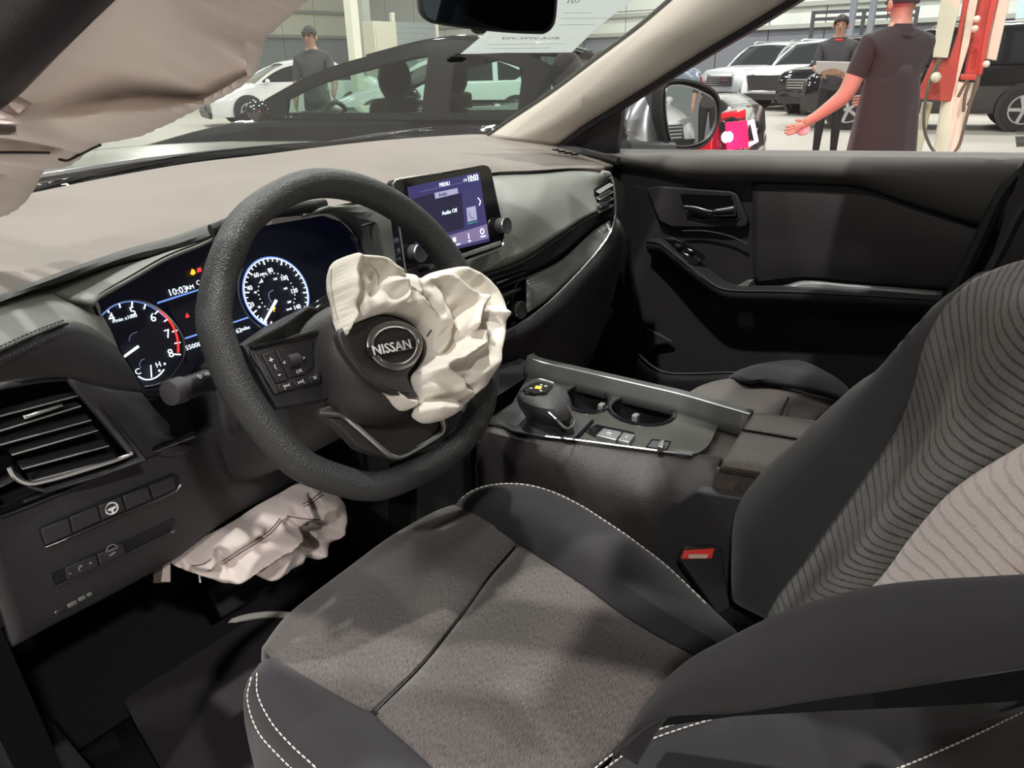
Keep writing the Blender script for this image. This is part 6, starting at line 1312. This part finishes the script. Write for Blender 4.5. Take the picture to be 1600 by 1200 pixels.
# ---------------------------------------------------------------- people
mat('skin', (.42, .24, .17), .5); mat('shirt_black', (.012, .011, .012), .85, sheen=.1, bump=('noise', 40, .4)); mat('shirt_grey', (.05, .052, .06), .8); mat('trousers', (.01, .01, .012), .8)
mat('hair', (.012, .010, .010), .5); mat('cap_cloth', (.03, .032, .036), .7); mat('cap_stripe', (.2, .19, .2), .7); mat('red_cloth', (.6, .05, .05), .7); mat('shoe', (.015, .015, .015), .5); mat('shirt_white', (.7, .7, .7), .8); mat('lip', (.26, .10, .08), .5); mat('eye', (.02, .02, .02), .2)
def person(name, label, pos, fwd, J, shirt='shirt_black', sleeve=True, cap=None, cat='person', hold=None, scale=1.0, fat=1.0, hem=None):
    F = Vector((fwd[0], fwd[1], 0)).normalized(); Rr = Vector((F.y, -F.x, 0)); pos = Vector((pos[0], pos[1], FZ))
    t = thing(name, label, cat, tuple(pos))
    def w(v): return pos + (Rr * v[0] + F * v[1] + Vector((0, 0, v[2]))) * scale
    j = dict(pel=(0, 0, .96), wai=(0, .0, 1.10), che=(0, .01, 1.27), upc=(0, 0, 1.40), nec=(0, .0, 1.50), hd0=(0, .015, 1.56), hd1=(0, .025, 1.64), hd2=(0, .015, 1.72),
             sL=(-.19, 0, 1.405), eL=(-.25, -.02, 1.13), wL=(-.27, .08, .90), hL=(-.27, .10, .84), sR=(.19, 0, 1.405), eR=(.25, -.02, 1.13), wR=(.26, .06, .90), hR=(.26, .08, .84),
             pL=(-.09, 0, .90), kL=(-.10, .02, .50), aL=(-.11, -.02, .09), tL=(-.12, .13, .04), pR=(.09, 0, .90), kR=(.10, .02, .50), aR=(.11, -.02, .09), tR=(.12, .13, .04))
    j.update(J)
    rad = dict(pel=(.165, .115), wai=(.15, .11), che=(.175, .125), upc=(.155, .11), nec=(.055, .06), hd0=(.062, .075), hd1=(.074, .092), hd2=(.062, .078), sL=.068, eL=.052, wL=.03, hL=(.042, .02), sR=.068, eR=.052, wR=.03, hR=(.042, .02), pL=.10, kL=.066, aL=.045, tL=.036, pR=.10, kR=.066, aR=.045, tR=.036)
    E = [('pel', 'wai'), ('wai', 'che'), ('che', 'upc'), ('upc', 'nec'), ('nec', 'hd0'), ('hd0', 'hd1'), ('hd1', 'hd2'), ('upc', 'sL'), ('sL', 'eL'), ('eL', 'wL'), ('wL', 'hL'), ('upc', 'sR'), ('sR', 'eR'), ('eR', 'wR'), ('wR', 'hR'),
         ('pel', 'pL'), ('pL', 'kL'), ('kL', 'aL'), ('aL', 'tL'), ('pel', 'pR'), ('pR', 'kR'), ('kR', 'aR'), ('aR', 'tR')]
    bm_ = {('eL', 'wL'): 1, ('wL', 'hL'): 1, ('eR', 'wR'): 1, ('wR', 'hR'): 1, ('nec', 'hd0'): 1, ('hd0', 'hd1'): 1, ('hd1', 'hd2'): 1, ('pL', 'kL'): 2, ('kL', 'aL'): 2, ('pR', 'kR'): 2, ('kR', 'aR'): 2, ('aL', 'tL'): 3, ('aR', 'tR'): 3}
    # five fingers on each hand
    for s in 'LR':
        h, wv = Vector(j['h' + s]), Vector(j['w' + s]); d = (h - wv).normalized(); side = d.cross(Vector((1, 0, 0)) if abs(d.x) < .7 else Vector((0, 1, 0))).normalized(); cu = d.cross(side)
        for k, (off, ln) in enumerate(((-.030, .055), (-.012, .075), (.008, .08), (.026, .068))):
            a = h + side * off + d * .02; b = a + d * ln * .5 + cu * .008; c = b + d * ln * .35 + cu * .022
            for nm, q, r in ((f'f{s}{k}a', a, .011), (f'f{s}{k}b', b, .010), (f'f{s}{k}c', c, .008)): j[nm] = tuple(q); rad[nm] = r
            for e in (('h' + s, f'f{s}{k}a'), (f'f{s}{k}a', f'f{s}{k}b'), (f'f{s}{k}b', f'f{s}{k}c')): E.append(e); bm_[e] = 1
        a = wv.lerp(h, .55) - side * .035; b = a - side * .02 + d * .035 + cu * .01
        for nm, q, r in ((f't{s}a', a, .013), (f't{s}b', b, .010)): j[nm] = tuple(q); rad[nm] = r
        for e in (('w' + s, f't{s}a'), (f't{s}a', f't{s}b')): E.append(e); bm_[e] = 1
    keys = list(j); ix = {k: i for i, k in enumerate(keys)}
    me = bpy.data.meshes.new('tmp'); me.from_pydata([j[k] for k in keys], [(ix[a], ix[b]) for a, b in E], []); o = bpy.data.objects.new('tmp', me); COL.objects.link(o)
    sk_ = o.modifiers.new('skin', 'SKIN'); sk_.use_smooth_shade = True; o.modifiers.new('sub', 'SUBSURF').levels = 2
    lay = me.skin_vertices[0] if me.skin_vertices else None
    if lay is None:
        b2 = bmesh.new(); b2.from_mesh(me); b2.verts.layers.skin.verify(); b2.to_mesh(me); b2.free(); lay = me.skin_vertices[0]
    for k in keys:
        r = rad[k]; r = r if isinstance(r, tuple) else (r, r); g_ = fat * (1.14 if hem and k in ('wai', 'pel') else 1) if k in ('pel', 'wai', 'che', 'upc', 'sL', 'sR', 'eL', 'eR') else 1; lay.data[ix[k]].radius = (r[0] * g_, r[1] * g_); lay.data[ix[k]].use_root = (k == 'pel')
    dg = bpy.context.evaluated_depsgraph_get(); m2 = bpy.data.meshes.new_from_object(o.evaluated_get(dg)); bpy.data.objects.remove(o)
    vs = [v.co.copy() for v in m2.vertices]; fs = [tuple(p.vertices) for p in m2.polygons]; fm_ = []
    segs = [(Vector(j[a]), Vector(j[b]), bm_.get((a, b), 0), (a, b)) for a, b in E]
    for f in fs:
        c = sum((vs[i] for i in f), Vector()) / len(f); best = (9, 0)
        for a, b, mi, e in segs:
            d = b - a; u = max(0, min(1, (c - a).dot(d) / d.length_squared)); q = (c - a - d * u).length
            if not sleeve and e in (('sL', 'eL'), ('sR', 'eR')) and u > .6: mi = 1
            if q < best[0]: best = (q, mi)
        fm_.append(best[1])
    obj('body', [w(v) for v in vs], fs, None, t, mats=[shirt, 'skin', 'trousers', 'shoe'], fm=fm_, angle=80)
    hc_ = Vector(j['hd1']); R3 = Matrix(((Rr.x, F.x, 0), (Rr.y, F.y, 0), (0, 0, 1)))
    for s in (-1, 1):
        MB().ball(w(hc_ + Vector((s * .085, -.005, -.015))), (.014 * scale, .024 * scale, .035 * scale), 10, 6, R3).build('ear', 'skin', t)
        MB().ball(w(hc_ + Vector((s * .033, .098, .0))), .010 * scale, 8, 6).build('eye', 'eye', t)
    MB().ball(w(hc_ + Vector((0, .112, -.025))), (.014 * scale, .02 * scale, .026 * scale), 8, 6, R3).build('nose', 'skin', t)
    MB().box(w(hc_ + Vector((0, .095, -.065))), (.04, .02, .007), R3).build('mouth', 'lip', t, bevel=.004)
    hv = MB(); n = 18; vs = []; fs = []
    for i in range(8):
        a = (pi * .60) * i / 7
        for k in range(n):
            q = 2 * pi * k / n; fr_ = max(0, sin(q)); aa = a * (1 - .30 * fr_)
            vs.append(w(hc_ + Vector((.092 * sin(aa) * cos(q), -.012 + .112 * sin(aa) * sin(q), .02 + .105 * cos(aa)))))
    for i in range(7):
        for k in range(n): l = (k + 1) % n; fs.append((i * n + k, i * n + l, (i + 1) * n + l, (i + 1) * n + k))
    obj('cap' if cap else 'hair', vs, fs, cap or 'hair', t, solid=.006, offset=1)
    if cap:
        MB().prism([w(hc_ + Vector((x, y, z))) for x, y, z in ((-.075, .075, .045), (-.05, .16, .035), (.05, .16, .035), (.075, .075, .045))], (0, 0, .008)).build('cap_peak', cap, t)
        for s in ((-.05, -.02, .012, .045) if hem else ()):
            MB().tube([w(hc_ + Vector((s, -.012 + .117 * sqrt(1 - (s / .092) ** 2) * cos(q), .02 + .110 * sqrt(1 - (s / .092) ** 2) * sin(q)))) for q in [pi * (.30 + .62 * k / 12) for k in range(13)]], .004, 5).build('cap_stripe', 'cap_stripe', t)
    if hem:
        H = [[w(((.165 + (.07 + .012 * sin(6 * q)) * u ** .8) * cos(q), (.112 + (.07 + .010 * sin(7 * q)) * u ** .8) * sin(q), 1.27 + (hem - 1.27) * u)) for q in [2 * pi * k / 32 for k in range(33)]] for u in [k / 8 for k in range(9)]]
        vs, fs = gridmesh(H); obj('shirt_hem', vs, fs, shirt, t, solid=.006)
    # collar
    MB().tube([w(Vector((j['nec'][0] + .068 * cos(2 * pi * k / 20), j['nec'][1] - .005 + .072 * sin(2 * pi * k / 20), j['nec'][2] - .045 + .012 * cos(2 * pi * k / 20 + pi / 2) * -1))) for k in range(20)], .016, 6, True).build('collar', 'red_cloth' if hold == 'clip' else shirt, t)
    return t, w
pm_ = hz(1399, 5.6); Fm = Vector((.62, .785, 0))
man, mw = person('person', 'person in a black short-sleeved shirt and striped cap reaching down, back turned', pm_, Fm, dict(eL=(-.29, .06, 1.09), wL=(-.45, .20, .92), hL=(-.50, .245, .885), eR=(.235, .12, 1.13), wR=(.13, .30, 1.05), hR=(.10, .36, 1.04), sL=(-.2, .02, 1.40), hd1=(-.0, .03, 1.64)), sleeve=False, cap='cap_cloth', scale=.95, fat=1.14, hem=.66)
gl_ = thing('held_cloth', 'crumpled white cloth held in the hand of the person in black', 'cloth', tuple(mw((-.46, .245, .87))))
MB().ball(mw((-.455, .25, .875)), (.03, .05, .045), 10, 8).build('cloth_lump', 'shirt_white', gl_)
p2, p2w = person('person', 'person in dark clothes holding a white sheet in front of the black SUV', hz(1307, 11.2), (-.97, -.2), dict(eL=(-.24, .05, 1.14), wL=(-.12, .28, 1.10), hL=(-.06, .33, 1.10), eR=(.24, .05, 1.14), wR=(.12, .28, 1.10), hR=(.06, .33, 1.10)), 'shirt_grey', hold='clip')
hs = thing('held_sheet', 'white sheet held up by the person in front of the black SUV', 'paper', tuple(p2w((0, .4, 1.1))))
MB().prism([p2w((-.22, .30, 1.08)), p2w((.2, .30, 1.10)), p2w((.2, .46, 1.22)), p2w((-.22, .46, 1.20))], (0, 0, .01)).build('sheet', 'shirt_white', hs)
person('person', 'person in a dark cap and shirt walking behind the black saloon', hz(489, 10.5), (-.8, -.5), dict(eL=(-.27, .05, 1.12), wL=(-.30, .22, 1.0), hL=(-.31, .28, .97)), 'shirt_grey', cap='cap_cloth')
person('person', 'person in white standing behind the car, seen in the door mirror', (4.35, -12.2), (0, 1), {}, 'shirt_white')
person('person', 'person in dark clothes behind the car, seen in the door mirror', (3.75, -11.2), (-.3, 1), {}, 'shirt_grey')
car('hatchback', 'white car behind, seen only in the door mirror', (2.2, -13.4), (.3, 1), 'paint_white', 'hatch')

# ---------------------------------------------------------------- red and cream post with cables
rp_ = thing('cable_post', 'red and cream equipment post with hanging cables beside the standing man', 'equipment post', tuple(hz(1480, 6.3)))
mat('post_red', (.50, .07, .05), .5, var=.08); mat('post_cream', (.70, .67, .52), .55, var=.05); mat('cable', (.12, .11, .08), .6); mat('post_white', (.82, .78, .62), .55, var=.04)
pc_ = hz(1480, 6.3); nd = (CAM - pc_); nd.z = 0
QF = Frame(Vector((pc_.x, pc_.y, 1.2)), nd, Vector((nd.y, -nd.x, 0)) * -1)
def pp_(name, pts, m, off, dep, **k): return plate(name, QF.poly(pts, off), m, rp_, vec=-QF.n * dep, bevel=.006, **k)
pp_('cream_case', [(1476, -40), (1510, -40), (1502, 0), (1490, 50), (1481, 91), (1457, 90), (1463, 45), (1470, 0)], 'post_cream', .12, .3)
pp_('red_board', [(1458, 92), (1483, 92), (1496, 52), (1505, 0), (1512, -40), (1522, -40), (1514, 0), (1503, 60), (1490, 159), (1460, 157), (1433, 154), (1438, 135)], 'post_red', .08, .1)
pp_('cream_rail', [(1522, -40), (1536, -40), (1528, 0), (1514, 70), (1499, 120), (1491, 150), (1494, 120), (1504, 60)], 'post_cream', .10, .14)
pp_('red_back', [(1536, -40), (1560, -40), (1552, 0), (1540, 60), (1528, 125), (1505, 125), (1514, 70), (1528, 0)], 'post_red', .0, .1)
pp_('red_edge', [(1552, -40), (1566, -40), (1559, 0), (1545, 60), (1535, 117), (1527, 118), (1536, 60), (1548, 0)], 'post_red', .05, .12)
pp_('cream_side', [(1568, -40), (1587, -40), (1578, 0), (1567, 50), (1557, 95), (1541, 92), (1548, 55), (1560, 0)], 'post_cream', .02, .3)
pp_('foot_bracket', [(1501, 116), (1527, 117), (1524, 126), (1500, 125)], 'post_red', .1, .16)
MB().tube([QF.p(1500, 128, 0), QF.p(1492, 160, 0), QF.p(1479, 235, 0), QF.p(1466, 330, 0)], .085, 14).build('white_post', 'post_white', rp_)
MB().tube([QF.p(1449, 160, -.1), QF.p(1432, 235, -.1), QF.p(1415, 330, -.1)], .035, 10).build('rear_leg', 'post_cream', rp_)
for pts in (((1468, 92), (1455, 120), (1445, 165), (1444, 200), (1452, 225), (1463, 240), (1480, 246), (1497, 230), (1506, 200), (1514, 170), (1523, 140), (1528, 120)), ((1471, 92), (1462, 112), (1457, 130)), ((1515, 128), (1508, 150), (1505, 175)), ((1530, 118), (1527, 135), (1520, 150), (1512, 165)), ((1512, 125), (1503, 140), (1497, 152))):
    strip('cable', QF.poly(pts, .16), .010, 'cable', rp_, 6, N=40)
MB().ball(QF.p(1462, 121, .16), .035, 8, 6).build('plug', 'post_cream', rp_)
for x, y in ((1526, 30), (1523, 45), (1541, 100)): MB().ball(QF.p(x, y, .15), .022, 8, 6).build('hook', 'post_cream', rp_)
# striped bollard and green kerb at the far right
bo = thing('striped_bollard', 'yellow and black striped bollard at the right edge of the view', 'bollard', tuple(hz(1597, 21)))
p = hz(1598, 21)
mat('safety_yellow', (.75, .6, .03), .5); mat('kerb_green', (.10, .22, .10), .6)
for k in range(6): MB().lathe([(.09, 0), (.09, .16)], (p.x, p.y, FZ + .16 * k), (0, 0, 1), 16).build('band', 'safety_yellow' if k % 2 else 'car_trim', bo)
a, b = hz(1585, 24.6), hz(1720, 24.6)
tag(MB().bar(Vector((a.x, a.y, FZ + .1)), Vector((b.x, b.y, FZ + .1)), .2, .2).build('green_kerb', 'kerb_green', None, bevel=.02), 'green painted kerb by the striped bollard', 'kerb')
bm2 = thing('pallet_rack', 'dark rack rails above the roofs of the parked cars', 'rack', tuple(hz(1330, 29)))
a, b = hz(1262, 29), hz(1420, 29)
for z in (2.55, 2.75): MB().bar(Vector((a.x, a.y, z)), Vector((b.x, b.y, z)), .10).build('rail', 'rack_dark', bm2)
for q in (a, a.lerp(b, .5), b): MB().bar(Vector((q.x, q.y, FZ)), Vector((q.x, q.y, 2.8)), .10).build('upright', 'rack_dark', bm2)
